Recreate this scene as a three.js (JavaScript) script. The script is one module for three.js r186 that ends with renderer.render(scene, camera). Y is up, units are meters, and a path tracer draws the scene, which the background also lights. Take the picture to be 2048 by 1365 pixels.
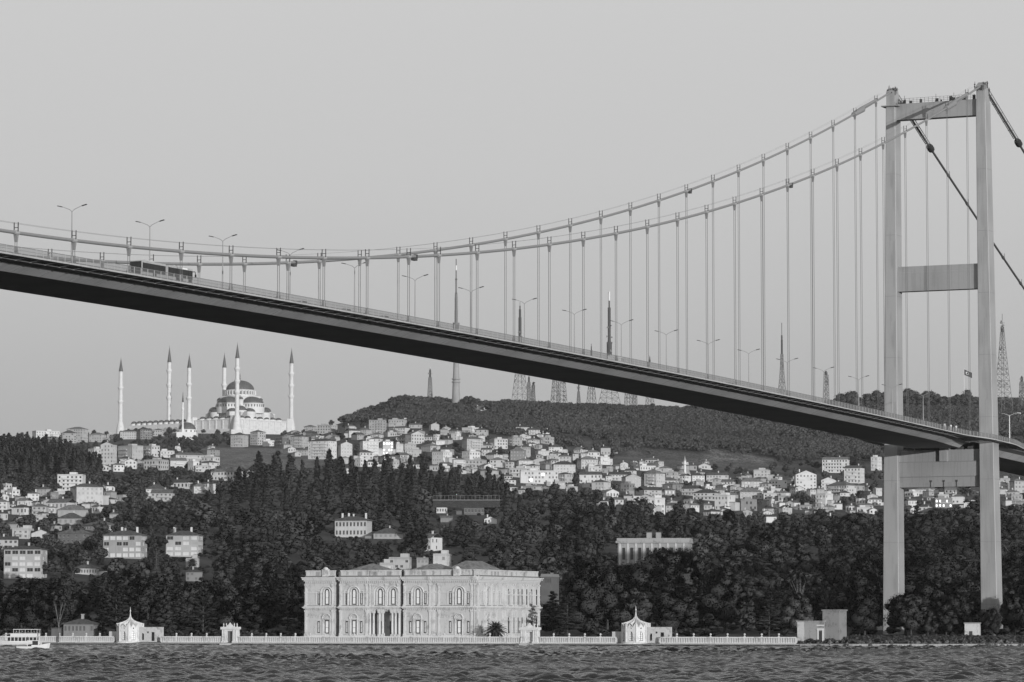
import * as THREE from 'three';
import { mergeGeometries } from 'three/addons/utils/BufferGeometryUtils.js';

// ---------------------------------------------------------------- camera, sky, sun, exposure
const FPX = 7321, PITCH = 0.07822, EYE = 5.2;      // focal length in photo pixels, upward tilt, height above the water
const scene = new THREE.Scene();
const camera = new THREE.PerspectiveCamera(2 * Math.atan(682.5 / FPX) * 180 / Math.PI, 2048 / 1365, 1, 30000);
camera.position.set(0, EYE, 0);
camera.rotation.set(PITCH, 0, 0);

const SUN_EL = 5.0 * Math.PI / 180, SUN_AZ = 27 * Math.PI / 180;   // low evening sun behind the camera, to the right
const sunDir = new THREE.Vector3(Math.sin(SUN_AZ) * Math.cos(SUN_EL), Math.sin(SUN_EL), Math.cos(SUN_AZ) * Math.cos(SUN_EL));
const sun = new THREE.DirectionalLight(new THREE.Color(1, 1, 1), 3.6);
sun.position.copy(sunDir).multiplyScalar(3000).add(new THREE.Vector3(0, 0, -1400));
sun.target.position.set(0, 0, -1400);
sun.castShadow = true;
sun.shadow.mapSize.set(4096, 4096);
Object.assign(sun.shadow.camera, { left: -900, right: 900, top: 700, bottom: -700, near: 10, far: 9000 });
scene.add(sun, sun.target);

{ // clear evening sky opposite the sun: paler a few degrees up, a little greyer at the horizon
  const W = 512, H = 512, data = new Float32Array(W * H * 4), d = new THREE.Vector3();
  const stops = [[-90, .30], [0, .335], [1.5, .375], [3.2, .435], [5, .51], [7, .565], [10, .60], [16, .6], [30, .53], [55, .46], [90, .42]];
  const lum = (e) => { for (let i = 1; i < stops.length; i++) if (e <= stops[i][0]) { const [a, va] = stops[i - 1], [b, vb] = stops[i]; const t = (e - a) / (b - a); return va + (vb - va) * t; } return stops.at(-1)[1]; };
  for (let j = 0; j < H; j++) for (let i = 0; i < W; i++) {
    const el = ((j + .5) / H - .5) * Math.PI, az = ((i + .5) / W - .5) * 2 * Math.PI;
    d.set(Math.cos(az) * Math.cos(el), Math.sin(el), Math.sin(az) * Math.cos(el));
    const toSun = Math.acos(Math.max(-1, Math.min(1, d.dot(sunDir)))) * 180 / Math.PI;
    const v = lum(el * 180 / Math.PI) * (1 + .7 * Math.exp(-((toSun / 42) ** 2)));
    data.set([v, v, v, 1], (j * W + i) * 4);
  }
  const sky = new THREE.DataTexture(data, W, H, THREE.RGBAFormat, THREE.FloatType);
  sky.mapping = THREE.EquirectangularReflectionMapping; sky.magFilter = sky.minFilter = THREE.LinearFilter; sky.needsUpdate = true;
  scene.background = sky; scene.environment = sky;
}
const renderer = new THREE.WebGLRenderer({ antialias: true });
renderer.toneMapping = THREE.LinearToneMapping;
renderer.toneMappingExposure = 1;
renderer.shadowMap.enabled = true;
scene.fog = new THREE.FogExp2(new THREE.Color(.8, .8, .8), 1.35e-5);    // light evening haze over the strait

// ---------------------------------------------------------------- small tools
function RNG(seed) { let s = seed >>> 0; return () => { s = (s + 0x6D2B79F5) >>> 0; let t = s; t = Math.imul(t ^ (t >>> 15), t | 1); t ^= t + Math.imul(t ^ (t >>> 7), t | 61); return ((t ^ (t >>> 14)) >>> 0) / 4294967296; }; }
const lerp = (a, b, t) => a + (b - a) * t, clamp = (x, a = 0, b = 1) => Math.max(a, Math.min(b, x));
const smooth = (a, b, x) => { const t = clamp((x - a) / (b - a)); return t * t * (3 - 2 * t); };
const V = (x, y, z) => new THREE.Vector3(x, y, z);
const CP = Math.cos(PITCH), SP = Math.sin(PITCH);
function at(px, py, Z) { const dx = (px - 1024) / FPX, dy = (682.5 - py) / FPX, zw = CP - SP * dy, yw = SP + CP * dy; return V(dx / zw * Z, EYE + yw / zw * Z, -Z); }   // a pixel of the photograph at a ground distance
function px(p) { const Y = p.y - EYE, Z = -p.z, zc = Z * CP + Y * SP, yc = Y * CP - Z * SP; return [1024 + FPX * p.x / zc, 682.5 - FPX * yc / zc]; }
const mpp = (Z) => Z / FPX;                              // metres per photo pixel at a distance

const taken = new Map();
function numbered(name) { const n = taken.get(name) ?? 0; taken.set(name, n + 1); return n ? `${name}_${String(n).padStart(3, '0')}` : name; }
function thing(name, label, category, p = V(0, 0, 0), turn = 0, group) {
  const o = new THREE.Group(); o.name = numbered(name); o.position.copy(p); o.rotation.y = turn;
  o.userData = { label, category }; if (group) o.userData.group = group; scene.add(o); return o;
}
function mesh(name, g, mat, parent, extra) {
  const geo = g.isBufferGeometry ? g : g.build();
  const o = new THREE.Mesh(geo, mat); o.castShadow = o.receiveShadow = true;
  if (parent) { o.name = name; parent.add(o); } else { o.name = numbered(name); scene.add(o); }
  if (extra) Object.assign(o.userData, extra);
  return o;
}
function tag(o, label, category, group, kind) { o.userData.label = label; if (category) o.userData.category = category; if (group) o.userData.group = group; if (kind) o.userData.kind = kind; return o; }
function copyOf(o, p, turn, scale, label) {
  const c = o.clone(); c.name = numbered(o.name.replace(/_\d{3}$/, '')); c.position.copy(p); c.rotation.y = turn; c.scale.copy(scale.isVector3 ? scale : V(scale, scale, scale));
  c.userData = { ...o.userData, label }; scene.add(c); return c;
}
const ORD = ['', 'first', 'second', 'third', 'fourth', 'fifth', 'sixth', 'seventh', 'eighth', 'ninth', 'tenth', 'eleventh', 'twelfth', 'thirteenth', 'fourteenth', 'fifteenth', 'sixteenth', 'seventeenth', 'eighteenth', 'nineteenth', 'twentieth'];

class G {                                                   // gathers faces, uv in metres; build() gives one BufferGeometry
  constructor() { this.p = []; this.n = []; this.u = []; this.m = null; }
  v(a, n) {
    if (this.m) { a = a.clone().applyMatrix4(this.m); n = n.clone().transformDirection(this.m); }
    this.p.push(a.x, a.y, a.z); this.n.push(n.x, n.y, n.z);
    const ax = Math.abs(n.x), ay = Math.abs(n.y), az = Math.abs(n.z);
    if (ay > ax && ay > az) this.u.push(a.x, a.z); else if (ax > az) this.u.push(a.z, a.y); else this.u.push(a.x, a.y);
  }
  tri(a, b, c, na, nb, nc) { if (!na) { na = nb = nc = new THREE.Vector3().subVectors(b, a).cross(new THREE.Vector3().subVectors(c, a)).normalize(); } this.v(a, na); this.v(b, nb); this.v(c, nc); return this; }
  quad(a, b, c, d) { return this.tri(a, b, c).tri(a, c, d); }
  box(x0, x1, y0, y1, z0, z1) {
    const c = [V(x0, y0, z0), V(x1, y0, z0), V(x1, y1, z0), V(x0, y1, z0), V(x0, y0, z1), V(x1, y0, z1), V(x1, y1, z1), V(x0, y1, z1)];
    this.quad(c[4], c[5], c[6], c[7]); this.quad(c[1], c[0], c[3], c[2]); this.quad(c[5], c[1], c[2], c[6]); this.quad(c[0], c[4], c[7], c[3]); this.quad(c[7], c[6], c[2], c[3]); this.quad(c[0], c[1], c[5], c[4]);
    return this;
  }
  cbox(x, y, z, w, h, d) { return this.box(x - w / 2, x + w / 2, y, y + h, z - d / 2, z + d / 2); }   // centred in x, z; y is the underside
  frustum(x, y, z, w0, d0, w1, d1, h, dx = 0, dz = 0) {
    const q = (w, d, yy, ox, oz) => [V(x - w / 2 + ox, yy, z + d / 2 + oz), V(x + w / 2 + ox, yy, z + d / 2 + oz), V(x + w / 2 + ox, yy, z - d / 2 + oz), V(x - w / 2 + ox, yy, z - d / 2 + oz)];
    const a = q(w0, d0, y, 0, 0), b = q(w1, d1, y + h, dx, dz);
    for (let i = 0; i < 4; i++) { const j = (i + 1) % 4; this.quad(a[i], a[j], b[j], b[i]); }
    this.quad(b[0], b[1], b[2], b[3]); this.quad(a[3], a[2], a[1], a[0]); return this;
  }
  rod(a, b, r0, r1 = r0, seg = 6, cap = false) {
    const d = new THREE.Vector3().subVectors(b, a).normalize(), s = Math.abs(d.y) < .9 ? V(0, 1, 0) : V(1, 0, 0), e = new THREE.Vector3().crossVectors(s, d).normalize(), f = new THREE.Vector3().crossVectors(d, e);
    const ring = (c, r) => Array.from({ length: seg }, (_, i) => { const t = i / seg * Math.PI * 2, n = e.clone().multiplyScalar(Math.cos(t)).addScaledVector(f, Math.sin(t)); return [c.clone().addScaledVector(n, r), n]; });
    const A = ring(a, r0), B = ring(b, r1);
    for (let i = 0; i < seg; i++) { const j = (i + 1) % seg; this.tri(A[i][0], A[j][0], B[j][0], A[i][1], A[j][1], B[j][1]); this.tri(A[i][0], B[j][0], B[i][0], A[i][1], B[j][1], B[i][1]); }
    if (cap) for (let i = 1; i < seg - 1; i++) { this.tri(A[0][0], A[i + 1][0], A[i][0]); this.tri(B[0][0], B[i][0], B[i + 1][0]); }
    return this;
  }
  bar(a, b, w) { // square bar, cheap
    const d = new THREE.Vector3().subVectors(b, a).normalize(), s = Math.abs(d.y) < .9 ? V(0, 1, 0) : V(1, 0, 0), e = new THREE.Vector3().crossVectors(s, d).normalize().multiplyScalar(w / 2), f = new THREE.Vector3().crossVectors(d, e);
    const q = (c) => [c.clone().add(e).add(f), c.clone().sub(e).add(f), c.clone().sub(e).sub(f), c.clone().add(e).sub(f)];
    const A = q(a), B = q(b); for (let i = 0; i < 4; i++) { const j = (i + 1) % 4; this.quad(A[i], A[j], B[j], B[i]); } return this;
  }
  tube(pts, r, seg = 6) { for (let i = 1; i < pts.length; i++) this.rod(pts[i - 1], pts[i], typeof r === 'number' ? r : r[i - 1], typeof r === 'number' ? r : r[i], seg); return this; }
  lathe(x, z, prof, seg = 16, a0 = 0, a1 = Math.PI * 2) { // prof: [radius, y] from below
    for (let i = 1; i < prof.length; i++) {
      const [r0, y0] = prof[i - 1], [r1, y1] = prof[i], sl = Math.hypot(r1 - r0, y1 - y0) || 1, nr = (y1 - y0) / sl, ny = -(r1 - r0) / sl;
      for (let k = 0; k < seg; k++) {
        const t0 = lerp(a0, a1, k / seg), t1 = lerp(a0, a1, (k + 1) / seg), P = (t, r, y) => V(x + Math.sin(t) * r, y, z + Math.cos(t) * r), N = (t) => V(Math.sin(t) * nr, ny, Math.cos(t) * nr);
        if (r0 > 1e-6) this.tri(P(t0, r0, y0), P(t1, r0, y0), P(t1, r1, y1), N(t0), N(t1), N(t1));
        if (r1 > 1e-6) this.tri(P(t0, r0, y0), P(t1, r1, y1), P(t0, r1, y1), N(t0), N(t1), N(t0));
      }
    } return this;
  }
  dome(x, y, z, r, h = r, seg = 16, rings = 5, a0 = 0, a1 = Math.PI * 2) { return this.lathe(x, z, Array.from({ length: rings + 1 }, (_, i) => [r * Math.cos(i / rings * Math.PI / 2), y + h * Math.sin(i / rings * Math.PI / 2)]), seg, a0, a1); }
  hip(x0, x1, z0, z1, y, h, over = .5) { // hipped roof with eaves
    x0 -= over; x1 += over; z0 -= over; z1 += over; const w = x1 - x0, d = z1 - z0, t = .18;
    let r0, r1; if (w >= d) { r0 = V(x0 + d / 2, y + h, (z0 + z1) / 2); r1 = V(x1 - d / 2, y + h, (z0 + z1) / 2); } else { r0 = V((x0 + x1) / 2, y + h, z0 + w / 2); r1 = V((x0 + x1) / 2, y + h, z1 - w / 2); }
    const a = V(x0, y + t, z1), b = V(x1, y + t, z1), c = V(x1, y + t, z0), e = V(x0, y + t, z0);
    if (w >= d) { this.quad(a, b, r1, r0); this.tri(b, c, r1); this.quad(c, e, r0, r1); this.tri(e, a, r0); } else { this.tri(a, b, r1); this.quad(b, c, r0, r1); this.tri(c, e, r0); this.quad(e, a, r1, r0); }
    this.box(x0, x1, y, y + t, z0, z1); return this;
  }
  gable(x0, x1, z0, z1, y, h, alongX, over = .4) { // two pitched slabs
    const t = .2, A = (p) => { this.quad(p[0], p[1], p[2], p[3]); const q = p.map((v) => V(v.x, v.y - t, v.z)); this.quad(q[3], q[2], q[1], q[0]); for (let i = 0; i < 4; i++) { const j = (i + 1) % 4; this.quad(q[i], q[j], p[j], p[i]); } };
    x0 -= over; x1 += over; z0 -= over; z1 += over; const k = over * h / ((alongX ? z1 - z0 : x1 - x0) / 2);
    if (alongX) { const zm = (z0 + z1) / 2; A([V(x0, y - k + t, z1), V(x1, y - k + t, z1), V(x1, y + h + t, zm), V(x0, y + h + t, zm)]); A([V(x1, y - k + t, z0), V(x0, y - k + t, z0), V(x0, y + h + t, zm), V(x1, y + h + t, zm)]); }
    else { const xm = (x0 + x1) / 2; A([V(x1, y - k + t, z1), V(x1, y - k + t, z0), V(xm, y + h + t, z0), V(xm, y + h + t, z1)]); A([V(x0, y - k + t, z0), V(x0, y - k + t, z1), V(xm, y + h + t, z1), V(xm, y + h + t, z0)]); }
    return this;
  }
  add(geo, m) { // any BufferGeometry
    const g = geo.index ? geo.toNonIndexed() : geo, P = g.attributes.position, N = g.attributes.normal, keep = this.m, q = V(0, 0, 0), n = V(0, 0, 0);
    if (m) this.m = keep ? keep.clone().multiply(m) : m;
    for (let i = 0; i < P.count; i++) this.v(q.fromBufferAttribute(P, i).clone(), n.fromBufferAttribute(N, i).clone());
    this.m = keep; return this;
  }
  build() {
    const g = new THREE.BufferGeometry();
    g.setAttribute('position', new THREE.Float32BufferAttribute(this.p, 3)); g.setAttribute('normal', new THREE.Float32BufferAttribute(this.n, 3)); g.setAttribute('uv', new THREE.Float32BufferAttribute(this.u, 2));
    return g;
  }
}
const T = (x, y, z, ry = 0) => new THREE.Matrix4().makeRotationY(ry).setPosition(x, y, z);

// ---------------------------------------------------------------- procedural colour textures (grain, stains, streaks)
function lattice(seed, n) { const r = RNG(seed), a = new Float32Array(n * n); for (let i = 0; i < a.length; i++) a[i] = r(); return (x, y) => { x = ((x % n) + n) % n; y = ((y % n) + n) % n; const i = Math.floor(x), j = Math.floor(y), f = x - i, g = y - j, u = f * f * (3 - 2 * f), w = g * g * (3 - 2 * g), i1 = (i + 1) % n, j1 = (j + 1) % n; return lerp(lerp(a[j * n + i], a[j * n + i1], u), lerp(a[j1 * n + i], a[j1 * n + i1], u), w); }; }
function tex(seed, size, metres, fn) { // fn(u, v in 0..1, noise) -> grey multiplier 0..1
  const data = new Uint8Array(size * size * 4), L = [4, 8, 16, 32, 64, 128].map((n, i) => [n, lattice(seed * 31 + i, n)]);
  const noise = (u, v, i, su = 1, sv = 1) => L[i][1](u * L[i][0] * su, v * L[i][0] * sv);
  for (let j = 0; j < size; j++) for (let i = 0; i < size; i++) { const c = Math.round(255 * clamp(fn(i / size, j / size, noise))), k = (j * size + i) * 4; data[k] = data[k + 1] = data[k + 2] = c; data[k + 3] = 255; }
  const t = new THREE.DataTexture(data, size, size); t.colorSpace = THREE.SRGBColorSpace; t.wrapS = t.wrapT = THREE.RepeatWrapping; t.magFilter = THREE.LinearFilter; t.minFilter = THREE.LinearMipmapLinearFilter; t.generateMipmaps = true; t.repeat.set(1 / metres, 1 / metres); t.needsUpdate = true; return t;
}
const texStone = tex(1, 512, 14, (u, v, n) => { const blot = n(u, v, 1) * .5 + n(u, v, 3) * .3 + n(u, v, 5) * .2, streak = n(u, v, 4, 1, .125) * .6 + n(u, v, 5, 1, .125) * .4; return 1 - .20 * smooth(.55, .85, blot) - .10 * smooth(.62, .85, streak) - .06 * n(u, v, 5); });
const texPlaster = tex(2, 256, 18, (u, v, n) => 1 - .05 * smooth(.5, .9, n(u, v, 1)) - .04 * smooth(.6, .9, n(u, v, 3, 1, .25)) - .03 * n(u, v, 5));
const texSteel = tex(3, 512, 24, (u, v, n) => 1 - .05 * smooth(.45, .9, n(u, v, 0)) - .045 * smooth(.5, .85, n(u, v, 4, 1, .0625)) - .03 * n(u, v, 5));
const texRoof = tex(4, 256, 9, (u, v, n) => 1 - .3 * n(u, v, 2) - .15 * n(u, v, 5));
const texRubble = tex(5, 256, 6, (u, v, n) => 1 - .4 * smooth(.3, .8, n(u, v, 3)) - .3 * n(u, v, 4) - .1 * n(u, v, 5));
const grey = (v, map, o = {}) => new THREE.MeshStandardMaterial({ color: new THREE.Color().setRGB(v, v, v), map: map ?? null, roughness: o.rough ?? .85, metalness: o.metal ?? 0, side: o.side ?? THREE.FrontSide, vertexColors: !!o.vc });
const M = {
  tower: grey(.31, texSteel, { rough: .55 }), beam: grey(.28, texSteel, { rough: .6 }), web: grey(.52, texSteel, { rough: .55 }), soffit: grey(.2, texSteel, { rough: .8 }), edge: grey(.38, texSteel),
  cable: grey(.2, null, { rough: .6 }), hanger: grey(.11, null, { rough: .6 }), rope: grey(.2), dark: grey(.05), band: grey(.3), stay: grey(.06), rail: grey(.16), road: grey(.06),
  marble: grey(.5, texStone), marbleTrim: grey(.58, texStone), marbleWhite: grey(.64, texStone), pane: grey(.72, null, { rough: .25 }), paneDark: grey(.03, null, { rough: .12 }), frame: grey(.035),
  leadRoof: grey(.25, texRoof), oldStone: grey(.3, texStone), lamp: grey(.28), white: grey(.58), black: grey(.025), bark: grey(.1, texRubble), barkPale: grey(.26, texRubble),
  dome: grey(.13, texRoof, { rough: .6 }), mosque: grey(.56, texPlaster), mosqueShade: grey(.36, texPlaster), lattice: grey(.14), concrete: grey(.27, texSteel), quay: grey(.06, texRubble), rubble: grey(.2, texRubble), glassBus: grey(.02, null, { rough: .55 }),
};

// ---------------------------------------------------------------- land and water
const SH = Math.tan(24 * Math.PI / 180);
function shoreZ(X) { X = clamp(X, -420, 420); return Math.max(1038 - SH * (X + 9.9), 992 + .05 * Math.max(0, X - 90)); }
const COLS = [-300, 0, 150, 300, 450, 600, 690, 800, 950, 1100, 1300, 1450, 1600, 1750, 1900, 2050, 2350];
const ROWZ = [1200, 1350, 1550, 1800, 2100, 2450, 2850, 3300, 3800, 4300, 4750, 5600];
const ROWY = [ // screen height of the ground, one line per column
  [1250, 1238, 1190, 1135, 1070, 1015, 965, 920, 895, 890, 888, 905],
  [1250, 1232, 1176, 1125, 1060, 1010, 964, 915, 890, 885, 884, 900],
  [1250, 1235, 1178, 1120, 1062, 1010, 962, 915, 890, 875, 872, 890],
  [1250, 1236, 1182, 1128, 1068, 1012, 964, 918, 892, 877, 868, 888],
  [1250, 1238, 1188, 1130, 1072, 1018, 968, 926, 900, 880, 868, 888],
  [1250, 1238, 1190, 1130, 1076, 1022, 970, 928, 900, 878, 872, 888],
  [1250, 1238, 1190, 1128, 1076, 1022, 972, 930, 892, 850, 852, 880],
  [1250, 1238, 1190, 1126, 1076, 1024, 974, 930, 885, 842, 816, 842],
  [1250, 1238, 1188, 1126, 1076, 1024, 976, 932, 890, 846, 818, 842],
  [1250, 1238, 1188, 1126, 1080, 1030, 982, 942, 900, 852, 822, 846],
  [1250, 1236, 1186, 1124, 1082, 1036, 992, 956, 915, 862, 822, 846],
  [1250, 1235, 1184, 1122, 1085, 1042, 1002, 966, 920, 868, 834, 852],
  [1250, 1235, 1182, 1122, 1088, 1048, 1006, 970, 922, 870, 840, 856],
  [1252, 1236, 1182, 1122, 1090, 1052, 1008, 968, 918, 862, 812, 836],
  [1252, 1238, 1184, 1124, 1090, 1050, 1006, 962, 910, 852, 806, 830],
  [1252, 1238, 1184, 1124, 1088, 1046, 1002, 958, 905, 848, 808, 832],
  [1252, 1238, 1184, 1124, 1088, 1046, 1002, 958, 905, 850, 815, 840]];
const NEARZ = [1045, 1060, 1110], NEARE = [.7, 1.7, 2.8];
const ELEV = COLS.map((c, i) => [...NEARE, ...ROWY[i].map((y, j) => at(c, y, ROWZ[j]).y)]), ALLZ = [...NEARZ, ...ROWZ];
const bump = lattice(77, 64);
function ground(X, Z) {
  const sz = shoreZ(X), zn = Z < 1350 ? 1350 - (1350 - Z) * (1350 - 1045) / (1350 - sz) : Z;
  const c = clamp(1024 + X / Z * FPX * 1.0, COLS[0], COLS.at(-1) - .01); let i = 1; while (COLS[i] <= c) i++; const s = (c - COLS[i - 1]) / (COLS[i] - COLS[i - 1]);
  if (zn <= 1045) return zn < 1044 ? -3 : .7;
  if (zn >= 5600) { const e = lerp(ELEV[i - 1].at(-1), ELEV[i].at(-1), s); return e * Math.exp(-((zn - 5600) / 2600)); }
  let j = 1; while (ALLZ[j] <= zn) j++;
  // smooth slopes along the depth
  const e = (k) => lerp(ELEV[i - 1][k], ELEV[i][k], s), t = (zn - ALLZ[j - 1]) / (ALLZ[j] - ALLZ[j - 1]);
  const y0 = e(j - 1), y1 = e(j), h = ALLZ[j] - ALLZ[j - 1], sl = (k) => k <= 0 || k >= ALLZ.length - 1 ? (e(Math.min(k + 1, ALLZ.length - 1)) - e(Math.max(k - 1, 0))) / (ALLZ[Math.min(k + 1, ALLZ.length - 1)] - ALLZ[Math.max(k - 1, 0)]) : (e(k + 1) - e(k - 1)) / (ALLZ[k + 1] - ALLZ[k - 1]);
  const m0 = sl(j - 1) * h, m1 = sl(j) * h, t2 = t * t, t3 = t2 * t;
  const y = (2 * t3 - 3 * t2 + 1) * y0 + (t3 - 2 * t2 + t) * m0 + (-2 * t3 + 3 * t2) * y1 + (t3 - t2) * m1;
  return y + (bump(X / 60, Z / 60) - .5) * 2.5 * smooth(1150, 1500, Z) + (bump(X / 150 + 20, Z / 190 + 7) - .5) * 16 * smooth(3300, 3800, Z) * smooth(5200, 4600, Z) * smooth(560, 700, 1024 + X / Z * FPX);
}
function place(pxx, pyy, zmin = 1045) { // the first point of the land that this pixel looks at
  let Z = zmin; const hit = (Z) => { const p = at(pxx, pyy, Z); return p.y <= ground(p.x, Z); };
  while (Z < 6500 && !hit(Z)) Z += 8;
  if (Z >= 6500) return null;
  let a = Z - 8, b = Z; for (let k = 0; k < 12; k++) { const m = (a + b) / 2; if (hit(m)) b = m; else a = m; }
  const p = at(pxx, pyy, b); p.y = ground(p.x, b); return p;
}
const nz1 = lattice(5, 128), nz2 = lattice(6, 128);
// patches of the hillside with another cover: [px0, px1, Z0, Z1, shade]
const PATCHES = [[405, 645, 897, 940, .17], [1235, 1560, 905, 938, .1], [1415, 1530, 903, 926, .19], [-40, 112, 952, 978, .15], [1540, 1700, 874, 884, .15], [1990, 2060, 872, 885, .15], [1120, 1245, 1038, 1052, .2], [640, 720, 925, 945, .12], [905, 990, 822, 832, .12], [1040, 1190, 868, 884, .07], [1150, 1230, 880, 905, .1]].map(([a, b, y0, y1, v]) => [a, b, -place((a + b) / 2, y1).z, -(place((a + b) / 2, y0) ?? V(0, 0, -4700)).z, v]);
{
  const us = [], zs = [];
  for (let u = -.62; u <= .621; u += (Math.abs(u) < .165 ? .0022 : .03)) us.push(u);
  for (let k = 0; k <= 300; k++) zs.push(k);
  const pos = [], col = [], uv = [], idx = [];
  const zAt = (k, u) => { // the first rows follow the shore
    if (k <= 60) { let z = 1040; for (let q = 0; q < 3; q++) z = shoreZ(u * z); return lerp(z + .6, 1350, (k / 60) ** 1.3); }
    if (k <= 240) return lerp(1350, 5200, (k - 60) / 180);
    return lerp(5200, 9000, ((k - 240) / 60) ** 1.5);
  };
  for (const k of zs) for (const u of us) {
    const Z = zAt(k, u), X = u * Z, y = k === 0 ? .7 : ground(X, Z); pos.push(X, y, -Z); uv.push(X, Z);
    const cpx = 1024 + u * FPX; let c = .012 + .016 * nz1(X / 14, Z / 14) + .012 * nz2(X / 3.1, Z / 3.1); c *= 1 + .9 * smooth(2600, 3100, Z);  // nearer wooded ground darker: shade between the trees put into its colour
    for (const [a, b, z0, z1, v] of PATCHES) { const w = Math.min(cpx - a, b - cpx) * Z / FPX, q = Math.min(Z - z0, z1 - Z), e = smooth(-6, 10, Math.min(w, q) + 34 * (nz1(X / 22, Z / 22) - .5)); c = lerp(c, v * (.75 + .9 * nz2(X / 13, Z / 30)), e); }
    if (Z > 2050 && Z < 3000 && cpx > 560) c += .03 * nz1(X / 30 + 9, Z / 30);
    if (Z < shoreZ(X) + 14 && X > 82) c = .10 + .1 * nz2(X * 1.3, Z * 1.3);
    col.push(c, c, c);
  }
  const n = us.length;
  for (let j = 0; j < zs.length - 1; j++) for (let i = 0; i < n - 1; i++) { const a = j * n + i; idx.push(a, a + 1, a + n, a + 1, a + n + 1, a + n); }
  const g = new THREE.BufferGeometry(); g.setAttribute('position', new THREE.Float32BufferAttribute(pos, 3)); g.setAttribute('color', new THREE.Float32BufferAttribute(col, 3)); g.setAttribute('uv', new THREE.Float32BufferAttribute(uv, 2)); g.setIndex(idx); g.computeVertexNormals();
  tag(mesh('hillside', g, grey(1, tex(21, 512, 90, (u, v, n) => 1 - .3 * n(u, v, 2) - .35 * smooth(.35, .75, n(u, v, 4, 1, .5)) - .2 * n(u, v, 5)), { vc: true, rough: .95 })), 'dark hillside rising from the shore to the ridge', null, null, 'structure');
}
{ // the strait: real waves where the photograph looks at it, a calm sheet beyond
  const r = RNG(404), waves = [];
  for (let i = 0; i < 56; i++) { const L = 1.5 * Math.pow(2.9, Math.pow(r(), 1.2)), a = (r() + r() + r() - 1.5) * .8 + .12, k = 2 * Math.PI / L; waves.push([Math.sin(a) * k, Math.cos(a) * k, r() * 6.28, .0085 * L * (.5 + r())]); }
  const big = lattice(41, 64), mid = lattice(42, 128), pos = [], uv = [], idx = [], us = [], zs = [];
  for (let i = 0; i <= 440; i++) us.push(lerp(-.15, .15, i / 440)); for (let z = 322; z < 1140; z += .00085 * z * Math.max(1, z / 520)) zs.push(z);
  for (const Z of zs) for (const u of us) {
    const X = u * Z; let y = 0; const gust = .45 + .7 * big(X / 26, Z / 60) + .7 * mid(X / 6, Z / 22); for (const [kx, kz, ph, am] of waves) y += am * Math.sin(kx * X + kz * Z + ph); y *= gust; y = y > 0 ? y * 1.25 : y * .85;
    pos.push(X, y, -Z); uv.push(X, Z);
  }
  const n = us.length;
  for (let j = 0; j < zs.length - 1; j++) for (let i = 0; i < n - 1; i++) { const a = j * n + i; idx.push(a, a + 1, a + n, a + 1, a + n + 1, a + n); }
  const g = new THREE.BufferGeometry(); g.setAttribute('position', new THREE.Float32BufferAttribute(pos, 3)); g.setAttribute('uv', new THREE.Float32BufferAttribute(uv, 2)); g.setIndex(idx); g.computeVertexNormals();
  const rip = tex(12, 256, 7, (u, v, n) => .5 * n(u, v, 3) + .3 * n(u, v, 4) + .2 * n(u, v, 5)); rip.colorSpace = THREE.NoColorSpace;
  const wm = new THREE.MeshPhysicalMaterial({ color: new THREE.Color().setRGB(.02, .02, .02), roughness: .08, ior: 1.33, bumpMap: rip, bumpScale: .095 });
  tag(mesh('water', g, wm), 'choppy grey water of the strait', null, null, 'structure');
  const o = new G(); const q = (x, z) => V(x, -.42, -z), c = [[-9000, 1400], [9000, 1400], [9000, -6000], [-9000, -6000]]; o.quad(q(...c[3]), q(...c[2]), q(...c[1]), q(...c[0])); tag(mesh('open_water', o, wm), 'open water of the strait beyond the frame', null, null, 'structure');
}

// ---------------------------------------------------------------- the suspension bridge (t along its axis, off across it, towards the right-hand side)
const TH = .44948, BX = -18.094, BZ = 747.31, DC = 28.15, TM = -175.44, TT = 362.6;
const sT = Math.sin(TH), cT = Math.cos(TH);
const bw = (t, off, y) => V(BX + sT * t + cT * (off - DC / 2), y, -(BZ + cT * t - sT * (off - DC / 2)));     // to the world
const deckY = (t) => t <= TT ? 67.34 - 2.6432e-5 * (t - TM) ** 2 : 67.34 - 2.6432e-5 * (TT - TM) ** 2 - .0284 * (t - TT);
const cableY = (t) => 71.24 + 3.2574e-4 * (t - TM) ** 2;
const stayY = (t) => cableY(TT) - .405 * (t - TT) + 1.1e-4 * (t - TT) ** 2;
function tAt(pxx, off, dv = 0, fy = deckY) { let t = (pxx - 400) * .25 - 100; for (let k = 0; k < 30; k++) { const a = px(bw(t, off, fy(t) + dv))[0], b = px(bw(t + 1, off, fy(t) + dv))[0]; t += clamp((pxx - a) / (b - a), -60, 60); } return t; }
const bridgeBase = bw(TT, 0, 0);
const bridge = thing('suspension_bridge', 'grey suspension bridge crossing the whole photo, with slender two-legged tower', 'bridge', bridgeBase, Math.PI / 2 - TH);
const L = (t, off, y) => V(t - TT, y, off);                     // to the bridge's own frame
const bulge = (t) => 2.7 * smooth(30, 7, Math.abs(t - TT));     // the footway steps out round the tower leg
const narrow = (t) => smooth(TT - 34, TT - 4, t) * (t < TT ? 1 : 0);
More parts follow.
